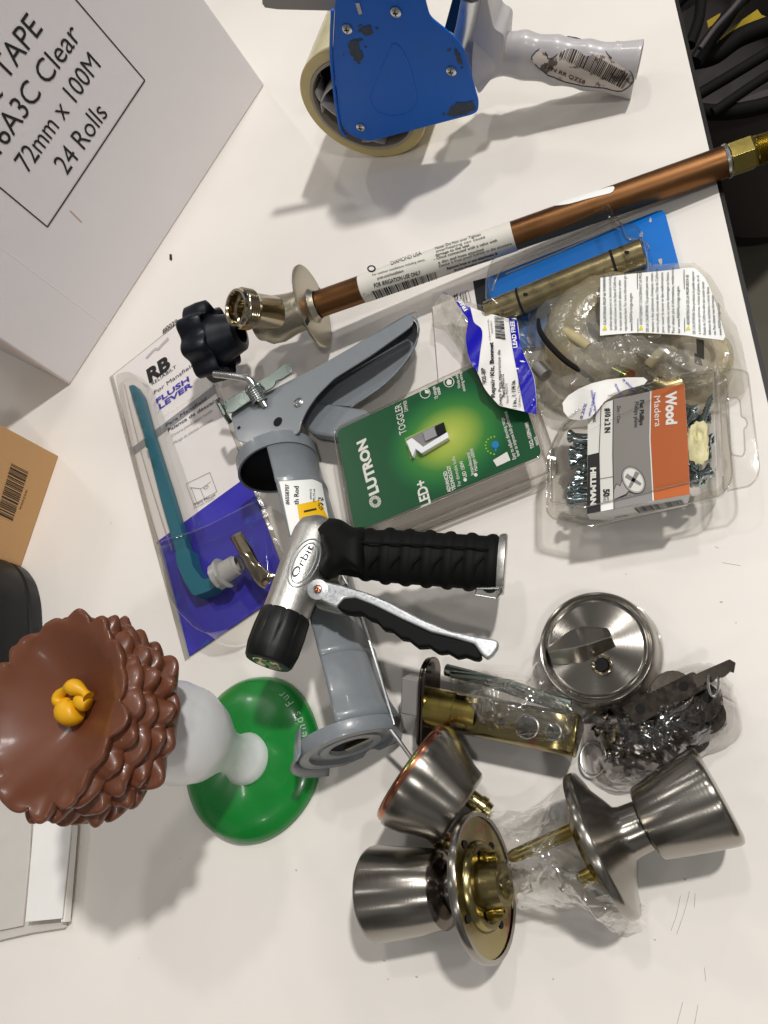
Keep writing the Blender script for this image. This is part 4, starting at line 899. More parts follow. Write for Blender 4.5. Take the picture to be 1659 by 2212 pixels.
# folded lower paper strip with blue print
b = MB(); lp = [(1160,886),(1180,850),(1225,838),(1305,822),(1340,812),(1395,818),(1375,838),(1330,862),(1290,900),(1225,905)]
fsurf = lambda x, y, lift=0: P(x, y, .046+.003*sin(x*.06)+lift)
pblob(b, fsurf, smoothloop([(1230,905),(1215,870),(1250,840),(1310,820),(1390,815),(1392,830),(1350,842),(1305,868),(1275,903)], 2), 0, .0, 5)
for t, p, r in (('0.25%', (1258,905), (1268,872)), ('which is known', (1275,900), (1288,848)), ('information', (1290,893), (1280,842)), ('sustancias', (1345,858), (1330,826)), ('bonnet kit', (1372,842), (1345,815))):
    ptxt(b, t, fsurf, p, r, 6, 1, .01, .0006)
build(b, 'paper_strip', ['paper', 'violet'], rk, angle=60)
# warning sticker
wsurf = lambda x, y, lift=0: P(x, y, .0475-.010*max(0, (x-1470)/100)**2+.0012*sin(y*.06)+lift)
b = MB(); wt_ = smoothline([(1297,600),(1350,593),(1400,588),(1450,583),(1494,578),(1513,590),(1530,614),(1550,668),(1567,727)], 5); wb_ = smoothline([(1296,725),(1330,722),(1380,719),(1430,721),(1478,724),(1500,727),(1520,730),(1542,732),(1562,735)], 5); kw_ = len(wt_)-1
b.grid(lambda u, v: wsurf(wt_[int(round(u*kw_))][0]*(1-v)+wb_[int(round(u*kw_))][0]*v, wt_[int(round(u*kw_))][1]*(1-v)+wb_[int(round(u*kw_))][1]*v), kw_, 12, 0)
lines_ = [('CALIFORNIA PROP 65 WARNING: This', 546, 12, .03), ('product can expose you to chemicals including', 585, 66, .01), ('lead which is known to the State of California', 618, 70, .01), ('to cause cancer and birth defects or other', 652, 90, .01), ('reproductive harm. For more information go to', 688, 40, .01), ('www.P65Warnings.ca.gov.', 728, 178, .02),
   ('AVERTISSEMENT CONCERNANT LA PROP 65', 795, 12, .03), ('DE LA CALIFORNIE: Ce produit peut vous', 838, 66, .02), ('exposer a des substances chimiques, notam-', 874, 38, .01), ('ment le plomb, connues dans l Etat de Californie', 908, 14, .01), ('pour causer le cancer et des malformations', 944, 40, .01), ('congenitales ou autres dommages au foetus.', 982, 35, .01), ('Pour obtenir plus d informations, rendez-vous', 1016, 5, .02), ('sur www.P65Warnings.ca.gov.', 1054, 130, .02),
   ('ADVERTENCIA DE LA PROPUESTA 65', 1120, 55, .03), ('DE CALIFORNIA: Este producto le puede exponer', 1160, 30, .02), ('a sustancias quimicas, incluso al plomo, en el', 1196, 60, .01), ('Estado de California sabe que causan cancer', 1232, 100, .01), ('defectos de nacimiento u otros danos', 1268, 140, .01), ('vos. Para obtener mas informacion', 1302, 195, .02), ('www.P65Warnings.ca.gov', 1342, 250, .02)]
for t, x, y1, bd in lines_:
    tri = t.split()[0] in ('CALIFORNIA', 'AVERTISSEMENT', 'ADVERTENCIA'); y0 = 400 if tri else 432+(x-545)*.05
    ptxt(b, t, wsurf, pc(x, y0), pc(x-6+max(0, x-1100)*-.05, y1), 6.0, 1, bd*.3, .0005)
    if tri: b.add([wsurf(*pc(x-28, y0+38), .0004), wsurf(*pc(x+6, y0+36), .0004), wsurf(*pc(x-10, y0+2), .0004)], [[0, 1, 2]], 2)
for x in (758, 1080): b.add([wsurf(*pc(x, 20), .0004), wsurf(*pc(x+4, 20), .0004), wsurf(*pc(x+8, 450), .0004), wsurf(*pc(x+4, 450), .0004)], [[0, 1, 2, 3]], 1)
build(b, 'warning_sticker', ['white', 'ink', 'yel2'], rk, angle=60)
b = MB(); bo = [(1140,660),(1180,622),(1235,603),(1300,588),(1400,578),(1495,576),(1535,615),(1575,690),(1600,770),(1612,840),(1560,880),(1470,870),(1400,850),(1300,900),(1220,912),(1170,905),(1150,880),(1135,800)]
baggy(b, bo, (1340,735), .006, lambda t, x, y: .037*(1-(1-t)**2.2), rings=18, amp=.0045, scale=55, seed=2); build(b, 'bag_film', ['bagf'], rk, angle=14)
b = MB(); baggy(b, [(951,634),(1000,655),(1050,665),(1130,690),(1165,760),(1170,900),(1090,880),(1050,850),(1016,790),(985,740),(960,690)], (1080,770), .008, lambda t, x, y: .011*(1-(1-t)**2), rings=12, amp=.003, scale=60, seed=8); build(b, 'bag_film', ['wrap'], rk, angle=14)
b = MB(); baggy(b, [(930,700),(950,640),(985,652),(1010,700),(1020,790),(1000,765),(960,720)], (985,705), .016, lambda t, x, y: .006*t, rings=6, amp=.002, scale=60, seed=12); build(b, 'bag_corner', ['bagf'], rk, angle=14)

# ------------------------------------------------------------------ screw box
SH = .044; SP = HZ(SH)
p3 = lambda x, y: (x/3.068+1118, y/3.068+779)
sb = thing('screw_package', 'clear clamshell of wood screws with orange and grey label', 'package', P(1400, 1000))
a_, b_ = P(1268, 1110, SH), P(1490, 1068, SH)
b = MB()
def sp_poly(pts, m, lift=.0002): b.ppoly(SP, [p3(*p) for p in pts], m, lift)
b.pslab(SP, [p3(*p) for p in ((466,352),(560,285),(640,258),(880,203),(1105,150),(1128,520),(1142,886),(900,932),(640,986),(460,1018))], .0005, 0)
sp_poly([(632,262),(882,203),(876,520),(898,930),(640,985),(634,620)], 1); sp_poly([(884,203),(1105,150),(1128,520),(1142,886),(902,930),(880,520)], 2, .0003)
sp_poly([(466,628),(542,610),(552,1000),(460,1018)], 3, .0003)
for q in ([(556,288),(542,610),(550,1000)], [(636,262),(632,620),(640,986)]): pline(b, SP, [p3(*p) for p in q], .0004, 3, .0005)
pline(b, SP, [p3(545,785), p3(636,770)], .0003, 3, .0005); pline(b, SP, [p3(884,205), p3(878,520), p3(900,930)], .0007, 0, .0005)
for t, p, r, h_, m_, bd in (('Wood', (985,212), (988,428), 22, 0, .05), ('Madera', (905,240), (912,442), 14, 0, .01), ('Flat Phillips', (812,265), (810,432), 9, 3, .03), ('Phillips plano', (778,276), (775,446), 9, 3, 0), ('Zinc / Cinc', (662,302), (660,418), 7, 3, 0),
    ('#10 x 2 IN', (582,318), (578,480), 12, 3, .03), ('35065', (502,346), (502,410), 6, 3, .01), ('HILLMAN', (486,712), (486,962), 11, 0, .06), ('50', (570,855), (572,905), 13, 3, .04), ('PCS', (592,908), (594,940), 4.5, 3, .01), ('PZS', (570,908), (572,940), 4.5, 3, .01)):
    b.txt(t, SP, p3(*p), p3(*r), h_, m_, bd, .0005)
# screw picture
hc = p3(770, 795)
def ell(c, rx, ry, ang, n_=28): return [(c[0]+rx*cos(t)*cos(ang)-ry*sin(t)*sin(ang), c[1]+rx*cos(t)*sin(ang)+ry*sin(t)*cos(ang)) for t in [i*2*pi/n_ for i in range(n_)]]
b.ppoly(SP, [p3(*p) for p in ((640,850),(655,815),(680,830),(700,760),(790,885),(735,872),(722,895),(640,930))], 3, .0004)
b.ppoly(SP, [p3(*p) for p in ((641,860),(658,822),(682,836),(700,780),(780,880),(735,866),(718,886),(641,920))], 4, .0005)
b.ppoly(SP, ell(hc, 32, 23, 1.0), 3, .0006); b.ppoly(SP, ell(hc, 30.5, 21.5, 1.0), 4, .0007); b.ppoly(SP, ell(hc, 27, 18.5, 1.0), 0, .0008)
for an in (.55, 2.05):
    d_ = (cos(an), sin(an)); b.ppoly(SP, [(hc[0]+d_[0]*s*l-d_[1]*w, hc[1]+d_[1]*s*l+d_[0]*w) for s, l, w in ((1, 19, 3), (1, 19, -3), (-1, 19, -5), (-1, 19, 5))], 5, .0009)
lab2 = build(b, 'label', ['white', 'gprint', 'orange', 'ink', 'lgrey', 'greyp'], sb)
b = MB(); fl3 = [P(*p3(460,1018), SH), P(*p3(640,986), SH), P(*p3(900,932), SH), P(*p3(1142,886), SH), P(*p3(1125,962), SH-.018), P(*p3(640,1062), SH-.018), P(*p3(478,1052), SH-.012)]
b.poly(fl3, 0, up=V((0, -1, .4))); 
FP_ = Plane(fl3[1], (fl3[3]-fl3[1]).cross(fl3[5]-fl3[1])); b.barcode(FP_, [p3(770,975), p3(1090,918), p3(1112,948), p3(800,1005)], 44, 1, .0004, seed=8); b.txt('HILLMAN FASTENERS', FP_, p3(650,1042), p3(735,1026), 3, 1)
build(b, 'label_flap', ['white', 'ink'], sb)
def s_out(d, h):
    q = [p3(232,640), p3(318,470), p3(480,330), p3(1090,150), p3(1340,110), p3(1375,780), p3(1330,860), p3(470,1060), p3(235,1010)]
    base_ = [P(x, y, .030) for x, y in rounded(q, 14)]; r_ = inset(base_, d, zv) if abs(d) > 1e-6 else base_
    return [V((p.x, p.y, h)) for p in r_]
b = MB(); ringstack(b, [s_out(.006, .002), s_out(.003, .010), s_out(.001, .028), s_out(-.004, .0300), s_out(-.004, .0308), s_out(.0005, .0315), s_out(.0015, SH-.001), s_out(.003, SH+.0012), s_out(.005, SH+.002)])
cs = build(b, 'clamshell', ['clear'], sb)
HT = HZ(.031); b = MB(); ho = rounded([p3(1335,40), p3(1500,68), p3(1527,85), p3(1602,705), p3(1590,775), p3(1540,832), p3(1365,868), p3(1350,500)], 9)
hole_ = rounded([p3(1378,268), p3(1400,250), p3(1455,245), p3(1475,270), p3(1482,370), p3(1512,385), p3(1525,425), p3(1500,455), p3(1508,600), p3(1490,638), p3(1425,625), p3(1408,590)], 5)
N_ = 72
def resample(pts, n_, c_):
    out = []
    for i in range(n_):
        a_ = 2*pi*i/n_; d_ = V((cos(a_), sin(a_), 0)); best = None
        for j in range(len(pts)):
            p, q = V((*pts[j], 0))-c_, V((*pts[(j+1) % len(pts)], 0))-c_; ev = q-p; den = d_.x*ev.y-d_.y*ev.x
            if abs(den) < 1e-9: continue
            t = (p.x*ev.y-p.y*ev.x)/den; u = (p.x*d_.y-p.y*d_.x)/den
            if t > 0 and -1e-6 <= u <= 1.000001 and (best is None or t > best): best = t
        out.append(c_+d_*(best or 1))
    return out
hcn = V((*p3(1450, 440), 0)); ro, ri = resample(ho, N_, hcn), resample(hole_, N_, hcn)
b.grid(lambda u, v: HT(*(ro[int(round(u*N_)) % N_].lerp(ri[int(round(u*N_)) % N_], v))[:2]), N_, 1, 0, closeu=True)
build(b, 'hang_tab', ['clear'], sb)
b = MB(); b.tube([HT(x, y) for x, y in hole_+[hole_[0]]], .00055, 0, seg=6); b.tube([HT(x, y) for x, y in ho+[ho[0]]], .0006, 0, seg=6); b.tube(s_out(.0025, SH+.001)+[s_out(.0025, SH+.001)[0]], .0005, 0, seg=6)
b.tube(s_out(-.004, .0304)+[s_out(-.004, .0304)[0]], .0006, 0, seg=6); build(b, 'clamshell_rim', ['clearb'], sb)
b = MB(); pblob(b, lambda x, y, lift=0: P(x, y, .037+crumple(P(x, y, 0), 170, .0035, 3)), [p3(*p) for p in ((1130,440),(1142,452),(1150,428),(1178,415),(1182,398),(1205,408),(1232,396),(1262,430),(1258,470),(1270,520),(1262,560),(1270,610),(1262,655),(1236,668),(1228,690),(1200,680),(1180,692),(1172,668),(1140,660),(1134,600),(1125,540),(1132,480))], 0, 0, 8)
build(b, 'glare_patch', ['cream'], label='crumpled cream patch standing in for lamp glare on the clear screw clamshell', cat='paper', angle=70)  # solid cream patch added where the plastic shows lamp glare
# screws
def screw_mesh(nm):
    b = MB(); pf = [(0, .0001), (0, .0044), (.0007, .0045), (.004, .0022), (.012, .0020)]
    for k in range(16): pf += [(.0135+k*.0021, .0016-.00003*k), (.0146+k*.0021, .0025-.00004*k)]
    pf += [(.0475, .0010), (.050, .0001)]
    b.lathe((0, 0, 0), (1, 0, 0), pf, 0, seg=14); o_ = bpy.data.objects.get('zz'); return b
sm = screw_mesh('s'); s0 = build(sm, 'wood_screw', ['screw'], angle=50); off0 = s0.location.copy()
for v_ in s0.data.vertices: v_.co = v_.co+off0
b = MB(); phillips(b, V((-.00005, 0, 0)), (-1, 0, 0), .0042, 0); r0 = build(b, 'drive_recess', ['hole']); off1 = r0.location.copy()
for v_ in r0.data.vertices: v_.co = v_.co+off1
r0.location = (0, 0, 0); r0.parent = s0
rn = random.Random(21); first = True
places = []
for i in range(13): y = 500+i*36; places.append(((350+rn.uniform(-25, 90), y), (900, y+rn.uniform(-50, 50)), .016+.018*rn.random()))
for i in range(15): y = 330+i*33; places.append(((1165+rn.uniform(-25, 130), y+rn.uniform(-14, 14)), (800, y+rn.uniform(-260, 200)), .014+.018*rn.random()))
places += [((1165,345),(960,620),.034), ((1120,700),(1335,95),.034), ((1235,800),(1000,650),.034), ((1190,790),(900,800),.034)]
names = ['at the left end of the pack', 'at the hang-tab end of the pack']
for i, (h0, t0, z) in enumerate(places):
    s = s0 if first else s0.copy(); r = r0 if first else r0.copy()
    if not first: COL.objects.link(s); COL.objects.link(r); r.parent = s
    first = False
    A2 = P(*p3(*h0), z); B2 = P(*p3(*t0), z+rn.uniform(-.006, .006)); d_ = (B2-A2).normalized(); _, u_, w_ = frame(d_)
    s.matrix_world = Matrix.Translation(A2) @ Matrix((d_, u_, w_)).transposed().to_4x4()
    s['label'] = ('zinc wood screw lying in the left end of the clear screw pack' if i < 13 else 'zinc wood screw jumbled at the hang-tab end of the clear screw pack'); s['category'] = 'screw'
    s['group'] = 'screws at the left end of the pack' if i < 13 else 'screws at the hang-tab end of the pack'
    if i == 29: s['label'] = 'zinc wood screw slanting up beyond the orange label toward the tab'; del s['group']

# ------------------------------------------------------------------ hose nozzle
hz = thing('hose_nozzle', 'silver and black rubber grip hose spray nozzle lying on the caulking gun', 'hose nozzle', P(750, 1230))
z6 = lambda x, y: (x/2.448+440.5, y/2.448+1084.3)
NA2, NB2 = P(*z6(600, 150), .070), P(*z6(432, 600), .080); na = (NB2-NA2).normalized(); nl = (NB2-NA2).length
rb_ = rpx(NB2, 52)
b = MB(); b.lathe(NA2, na, [(-.010, .001), (-.0098, .004), (-.008, .0075), (-.003, rb_*.86), (.004, rb_*.98), (nl*.4, rb_*1.04), (nl*.75, rb_*1.0), (nl, rb_*.99), (nl+.006, rb_*.95)], 0, seg=56); body = build(b, 'body', ['silver'], hz, angle=50)
b = MB(); tl_ = .0315; rk_ = rpx(NB2, 56)
b.lathe(NA2, na, [(nl-.0005, rb_*.9), (nl-.0005, rk_*.94), (nl+.001, rk_*.99), (nl+.012, rk_*1.03), (nl+tl_*.75, rk_*1.02), (nl+tl_, rk_*.93), (nl+tl_+.0015, rk_*.86), (nl+tl_+.0016, rk_*.60)], 0, seg=72, mod=lambda ph, k: 1-(.045 if (0 < k < 5 and cos(10*ph) > .93) else 0)); build(b, 'nozzle_tip', ['black'], hz, angle=50)
b = MB(); b.lathe(NA2, na, [(nl+tl_+.0016, rk_*.60), (nl+tl_+.0022, rk_*.56), (nl+tl_+.0005, rk_*.40), (nl+tl_+.0018, rk_*.28), (nl+tl_+.0018, .0001)], 0, seg=36); build(b, 'spray_face', ['nickels'], hz)
# grip
HA2, HB2 = P(*z6(640, 262), .076), P(*z6(1572, 328), .040); ha = (HB2-HA2).normalized(); hl = (HB2-HA2).length; hr0 = rpx(HB2, 63)
_, gu, gw = frame(ha, zv)
b = MB(); pts, ru, rw = [], [], []
N2 = 90
for i in range(N2+1):
    t = i/N2; base_r = hr0*(.93 if t > .3 else (.93-.10*sin(pi*min(1, max(0, (t-.05)/.25)))) if t > .05 else .93)
    sc = (max(0, sin(2*pi*(t*8.6+.1)))**.45)*.085 if .22 < t < .985 else 0
    r_ = hr0*(.78+.14*min(1, max(0, (t-.12)/.25)))+hr0*sc
    if t < .04: r_ *= (t/.04)**.4*.9+.1
    sh = -.0015*sin(pi*t)
    pts.append(HA2+ha*hl*t); ru.append(r_*.80); rw.append(r_*1.04)
ell_tube(b, pts, ru, rw, gu, gw, seg=48)
grip = build(b, 'rubber_grip', ['rubber'], hz, angle=60)
gs = ray_cyl(HA2, HB2, hr0*.82)
b = MB(); blob = smoothloop([z6(*p) for p in ((575,118),(640,88),(720,92),(790,135),(860,150),(860,370),(800,370),(740,368),(690,400),(650,412),(600,378),(622,300),(618,240),(598,190),(605,140))], 3)
cxy = z6(700, 245)
b.grid(lambda u, v: P(blob[int(round(u*len(blob))) % len(blob)][0]*(1-v)+cxy[0]*v, blob[int(round(u*len(blob))) % len(blob)][1]*(1-v)+cxy[1]*v, .068+.021*(1-(1-v)**3.0)**.5), len(blob), 10, 0, closeu=True)
build(b, 'grip_shoulder', ['rubber'], hz, angle=80)
b = MB(); b.tube([gs(*z6(x, y), .0010) for x, y in smoothline([(795,212),(1000,220),(1250,232),(1505,248)], 5)], .0007, 0, seg=6)
for k in range(6):
    x = 880+k*112; b.tube([gs(*z6(x+40, 285), .0004), gs(*z6(x, 330), .0007), gs(*z6(x-18, 390), .0006)], .0008, 0, seg=6)
build(b, 'grip_ridge', ['rubber'], grip)
b = MB(); pts = [HB2-ha*.002, HB2, HB2+ha*.0022, HB2+ha*.003, HB2+ha*.003]; ell_tube(b, pts, [hr0*.80, hr0*.84, hr0*.84, hr0*.80, .0001], [hr0*1.02, hr0*1.08, hr0*1.08, hr0*1.03, .0001], gu, gw, seg=48); build(b, 'end_ring', ['silver'], hz, angle=40)
b = MB(); b.tube([P(*z6(x, y), h) for x, y, h in ((1570,455,.046),(1445,458,.050),(1432,492,.046),(1545,510,.042),(1580,470,.045),(1572,448,.047),(1562,462,.047))], .0008, 0, seg=8); build(b, 'lock_wire', ['steel'], hz)
# raised oval and lettering
bs = ray_cyl(NA2, NB2, rb_*1.02, rb_*1.0); b = MB()
for rx, ry in ((56, 29), (47, 21)):
    o2 = ell((657, 1216), rx, ry, rad(-64), 44); o2.append(o2[0]); b.tube([bs(x, y, .0003) for x, y in o2], .00045, 0, seg=6)
lg = build(b, 'emblem', ['silverlight'], body)
b = MB(); ptxt(b, 'Orbit', bs, (640, 1249), (678, 1181), 15, 0, .01, .0006); b2 = MB(); build(b, 'lettering', ['grime'], lg)
# lever
LV0 = P(*z6(602, 463), .083); LV1 = P(*z6(1540, 765), .044); lvd = (LV1-LV0).normalized(); LVP = Plane(LV0, lvd.cross(zv.cross(lvd)))
top = [(548,465),(556,435),(575,418),(602,412),(640,418),(730,438),(860,478),(980,528),(1150,618),(1300,680),(1450,712),(1530,724),(1562,738),(1556,775),(1530,812),(1500,832),(1462,800),(1430,752),(1330,722),(1200,690),(1050,622),(900,548),(800,508),(740,512),(700,560),(600,512),(565,500)]
b = MB(); b.pslab(LVP, [z6(*p) for p in top], .010, 0); build(b, 'lever', ['silverlight'], hz, bevel=.0016, bseg=3)
pad = [(708,560),(712,530),(740,503),(800,505),(900,545),(1050,620),(1200,690),(1330,722),(1430,750),(1462,795),(1470,830),(1430,832),(1385,815),(1340,824),(1290,795),(1240,800),(1190,765),(1130,768),(1080,728),(1040,722),(990,680),(945,672),(910,632),(868,618),(830,590),(780,590),(730,578)]
b = MB(); b.pslab(LVP.lifted(-.0008), [z6(*p) for p in smoothloop(pad, 2)], .014, 0); build(b, 'lever_pad', ['rubber'], hz, bevel=.0018, bseg=3)
b = MB(); b.lathe(LVP(*z6(602, 463), -.001), LVP.n, [(0, .0066), (.0015, .0066), (.0018, .0030), (.0016, .0028)], 0, seg=28); build(b, 'pivot_boss', ['silverlight'], hz)
b = MB(); b.lathe(LVP(*z6(602, 463), .0006), LVP.n, [(0, .0024), (.0008, .0022), (.0010, .0014), (.0004, .0001)], 0, seg=20); build(b, 'pivot_pin', ['copperrim'], hz)
b = MB(); b.tube([P(*z6(640, 400), .060), P(*z6(705, 395), .060), P(*z6(735, 400), .060)], .0052, 0, seg=20); build(b, 'valve_stem', ['silver'], hz)
b = MB(); b.pslab(HZ(.066), [z6(*p) for p in ((590,420),(720,470),(760,560),(700,585),(590,560),(560,500))], .012, 0); build(b, 'lever_web', ['silver'], hz, bevel=.003)
#PART5
# ------------------------------------------------------------------ deadbolt thumb turn
k1 = lambda x, y: (x/2.0434+847.1, y/2.0434+1253.7)
db = thing('deadbolt_thumb_turn', 'round brushed nickel deadbolt plate with a thumb turn', 'deadbolt', P(1300, 1420))
dc = P(1285, 1397, .0215); dr = rpx(dc, 126)
b = MB(); b.lathe(dc, zv, [(-.0215, dr*1.01), (-.010, dr*1.0), (-.003, dr*.995), (-.001, dr*.98), (0, dr*.955), (-.0003, dr*.925), (-.0012, dr*.915), (-.0012, dr*.90), (.0004, dr*.885), (.0008, dr*.86), (.0, dr*.84), (-.0010, dr*.828), (-.0012, dr*.80)], 0, seg=96, hint=(1, 0, 0)); build(b, 'rim', ['brushed'], db, angle=60)
b = MB(); b.lathe(dc, zv, [(-.0012, dr*.80), (.0035, .006), (.0037, .0002)], 0, seg=96, hint=(1, 0, 0)); build(b, 'face_plate', ['brushed'], db, angle=60)
b = MB(); hz_ = .0305; tw = smoothloop([k1(*p) for p in ((684,300),(735,262),(785,222),(830,208),(880,212),(942,214),(965,240),(985,288),(930,318),(880,352),(840,362),(770,366),(716,372),(700,345))], 3)
c0 = k1(835, 290); N3 = len(tw)
b.grid(lambda u, v: P(tw[int(round(u*N3)) % N3][0], tw[int(round(u*N3)) % N3][1], .024+.004*v), N3, 2, 0, closeu=True)
ridge = lambda x: (k1(690, 322), k1(780, 300), k1(870, 275), k1(962, 258))
b.v = []; b.f = []; b.m = []; b.uv = []
top_u = smoothline([(*k1(684,300), .029), (*k1(735,262), .028), (*k1(790,224), .026), (*k1(850,210), .0255), (*k1(942,214), .030), (*k1(962,228), .031)], 4)
mid_ = smoothline([(*k1(690,322), .033), (*k1(735,306), .034), (*k1(800,296), .034), (*k1(870,280), .035), (*k1(945,256), .036), (*k1(968,252), .036)], 4)
low_ = smoothline([(*k1(712,372), .0235), (*k1(745,372), .0235), (*k1(800,366), .0235), (*k1(870,356), .0235), (*k1(955,312), .0235), (*k1(988,292), .0235)], 4)
rows = [[(p[0], p[1]-2, .0235) for p in top_u], top_u, mid_, low_]
b.grid(lambda u, v: P(*rows[int(round(v*3))][int(round(u*(len(mid_)-1)))]), len(mid_)-1, 3, 0)
for i_ in (0, len(mid_)-1): b.poly([P(*rows[j][i_]) for j in range(4)], 0)
build(b, 'thumb_turn', ['brushedd'], db, angle=24, bevel=.0006)
b = MB(); sc_ = P(*k1(925, 372), .0256); b.lathe(sc_, zv, [(.0003, .0062), (.0006, .0056), (-.0006, .0036)], 0, seg=30, hint=(1, 0, 0)); sc2 = build(b, 'screw_cup', ['nickels'], db)
b = MB(); b.disc(sc_+V((0, 0, .0002)), zv, .0037, 0); build(b, 'screw_hole', ['hole'], sc2)
b = MB(); b.lathe(dc+V((0, 0, -.0215)), zv, [(.0008, dr*1.06), (.004, dr*1.05), (.0045, dr*1.01)], 0, seg=48); build(b, 'film_wrap', ['wrap'], db)

# ------------------------------------------------------------------ latch
la = thing('deadbolt_latch', 'brass deadbolt latch with dark faceplate in crinkled clear wrap', 'latch', P(1090, 1560))
PA, PB = P(*k1(200, 345), .034), P(*k1(132, 755), .010); pd = (PB-PA).normalized()
XA, XB = P(*k1(165, 560), .0225), P(*k1(820, 690), .020); xa = (XB-XA).normalized(); xl = (XB-XA).length
pn = xa; pt = (pd-pn*pd.dot(pn)).normalized(); ps = pn.cross(pt); pcen = (PA+PB)/2+zv*.001; pL = (PB-PA).length/2
for dx, k in ((0, 1.0), (-.0026, .96)):
    b = MB(); ring = []
    for i in range(24):
        a_ = 2*pi*i/24; cx_ = cos(a_); sy_ = sin(a_); ring.append(pcen+pn*dx+pt*((pL-.0125)*k*(1 if cx_ > 0 else -1)+.0125*cx_)+ps*.0125*k*sy_)
    b.prism(ring, pn*.0018, 0); build(b, 'faceplate', ['dchrome'], la, bevel=.0004)
b = MB(); lr = .0125; b.lathe(XA, xa, [(.001, lr*.9), (.001, lr*1.02), (.0195, lr*1.02), (.020, lr*.97), (.035, lr*.97)], 0, seg=44, hint=zv); build(b, 'bolt_housing', ['brass'], la)
b = MB()
w1 = xa.cross(zv).normalized(); up_ = w1.cross(xa); up_ = up_ if up_.z > 0 else -up_
w1 = up_.cross(xa)
sec = [(cos(rad(t))*.0115, sin(rad(t))*.0115) for t in (-60, -20, 0)]+[(.0115, .006), (.0095, .0095), (-.0095, .0095), (-.0115, .006), (-.0115, 0)]
b.grid(lambda u, v: XA+xa*(.02+v*(xl-.02))+w1*sec[int(round(u*7))][0]+up_*sec[int(round(u*7))][1], 7, 4, 0)
b.poly([XA+xa*xl+w1*x+up_*y for x, y in sec], 0); bd_ = build(b, 'latch_body', ['irid'], la, solid=.0012, angle=30)
b = MB()
for t, r in ((.045, .0022), (.0585, .0062), (.072, .0040)):
    if t < xl-.002: b.disc(XA+xa*t*(xl/.082)+up_*.0104+w1*-.001, up_, r, 0, 24)
build(b, 'cam_hole', ['hole'], bd_)
b = MB(); 
for t, r in ((.0585, .0062), (.072, .0040)): b.lathe(XA+xa*t*(xl/.082)+up_*.0104+w1*-.001, up_, [(0, r), (.0007, r+.0003), (.0004, r+.0009), (0, r+.001)], 0, seg=28)
build(b, 'hole_rim', ['steel'], bd_)
b = MB(); b.box(pcen-pn*.011+ps*.003-pt*.004, pn*.0075, pt*.012, ps*.007, 0); build(b, 'bolt', ['softgrey'], la, bevel=.001)
b = MB(); b.tube([P(*k1(x, y), h) for x, y, h in ((265,415,.030),(400,430,.032),(520,455,.031),(640,500,.030),(790,545,.028))], .0025, 0, seg=10)
b.tube([P(*k1(x, y), h) for x, y, h in ((240,395,.022),(430,445,.022),(770,560,.020))], .004, 0, seg=10); build(b, 'side_rail', ['zinc'], la)
b = MB(); baggy(b, [k1(*p) for p in ((255,420),(400,395),(520,430),(560,460),(640,350),(690,420),(700,480),(820,560),(838,640),(825,770),(700,770),(520,725),(380,690),(290,640),(262,520))], k1(560, 580), .014, lambda t, x, y: .026*(1-(1-t)**3), rings=14, amp=.0030, scale=95, seed=5, k=4); build(b, 'wrap', ['wrap'], la, angle=12)
b = MB(); baggy(b, [k1(*p) for p in ((270,440),(450,400),(640,440),(800,540),(835,650),(790,740),(560,700),(330,640))], k1(560, 570), .020, lambda t, x, y: .022*(1-(1-t)**3), rings=12, amp=.0028, scale=120, seed=25, k=5); build(b, 'wrap', ['wrap'], la, angle=12)

# ------------------------------------------------------------------ bag of keys and screws
kbag = thing('hardware_bag', 'clear plastic bag bunched around dark keys and screws beside the deadbolt plate', 'plastic bag', P(1420, 1580))
b = MB(); bo = [k1(*p) for p in ((840,620),(930,590),(1030,530),(1100,470),(1200,420),(1320,375),(1420,385),(1475,440),(1500,540),(1520,690),(1440,760),(1330,800),(1240,860),(1150,930),(980,950),(870,890),(830,770))]
baggy(b, bo, k1(1180, 660), .002, lambda t, x, y: .030*(1-(1-t)**2.2), rings=18, amp=.0048, scale=85, seed=6, k=5); build(b, 'film', ['wrapd'], kbag, angle=12)
b = MB(); baggy(b, [k1(*p) for p in ((860,640),(1000,560),(1250,450),(1420,420),(1480,600),(1430,730),(1150,900),(900,860))], k1(1180, 660), .004, lambda t, x, y: .022*(1-(1-t)**2), rings=12, amp=.005, scale=110, seed=16, k=4); build(b, 'film', ['wrapd'], kbag, angle=12)
for q_, z_ in (([(1010,560),(1330,400),(1400,470),(1080,640)], .031), ([(1230,560),(1450,470),(1480,640),(1270,720)], .012), ([(930,640),(1120,600),(1160,760),(960,800)], .008)):
    pl_ = thing('strike_plate', {.031: 'dark plate along the upper edge of the plastic hardware bag', .012: 'dark plate at the right end inside the plastic hardware bag', .008: 'dark plate under the heap of small screws in the bag'}[z_], 'strike plate', P(*k1(*q_[0]), z_))
    b = MB(); b.pslab(HZ(z_), [k1(*p) for p in q_], .0016, 0, round_=8); build(b, 'plate', ['dkey'], pl_, bevel=.0003)
    for f_ in (.2, .8):
        x_ = q_[0][0]*(1-f_)+q_[1][0]*f_; y_ = (q_[0][1]+q_[3][1])/2*(1-f_)+(q_[1][1]+q_[2][1])/2*f_
        b = MB(); b.disc(P(*k1(x_+20, y_), z_+.0002), zv, .0026, 0); build(b, 'screw_hole', ['hole'], pl_)
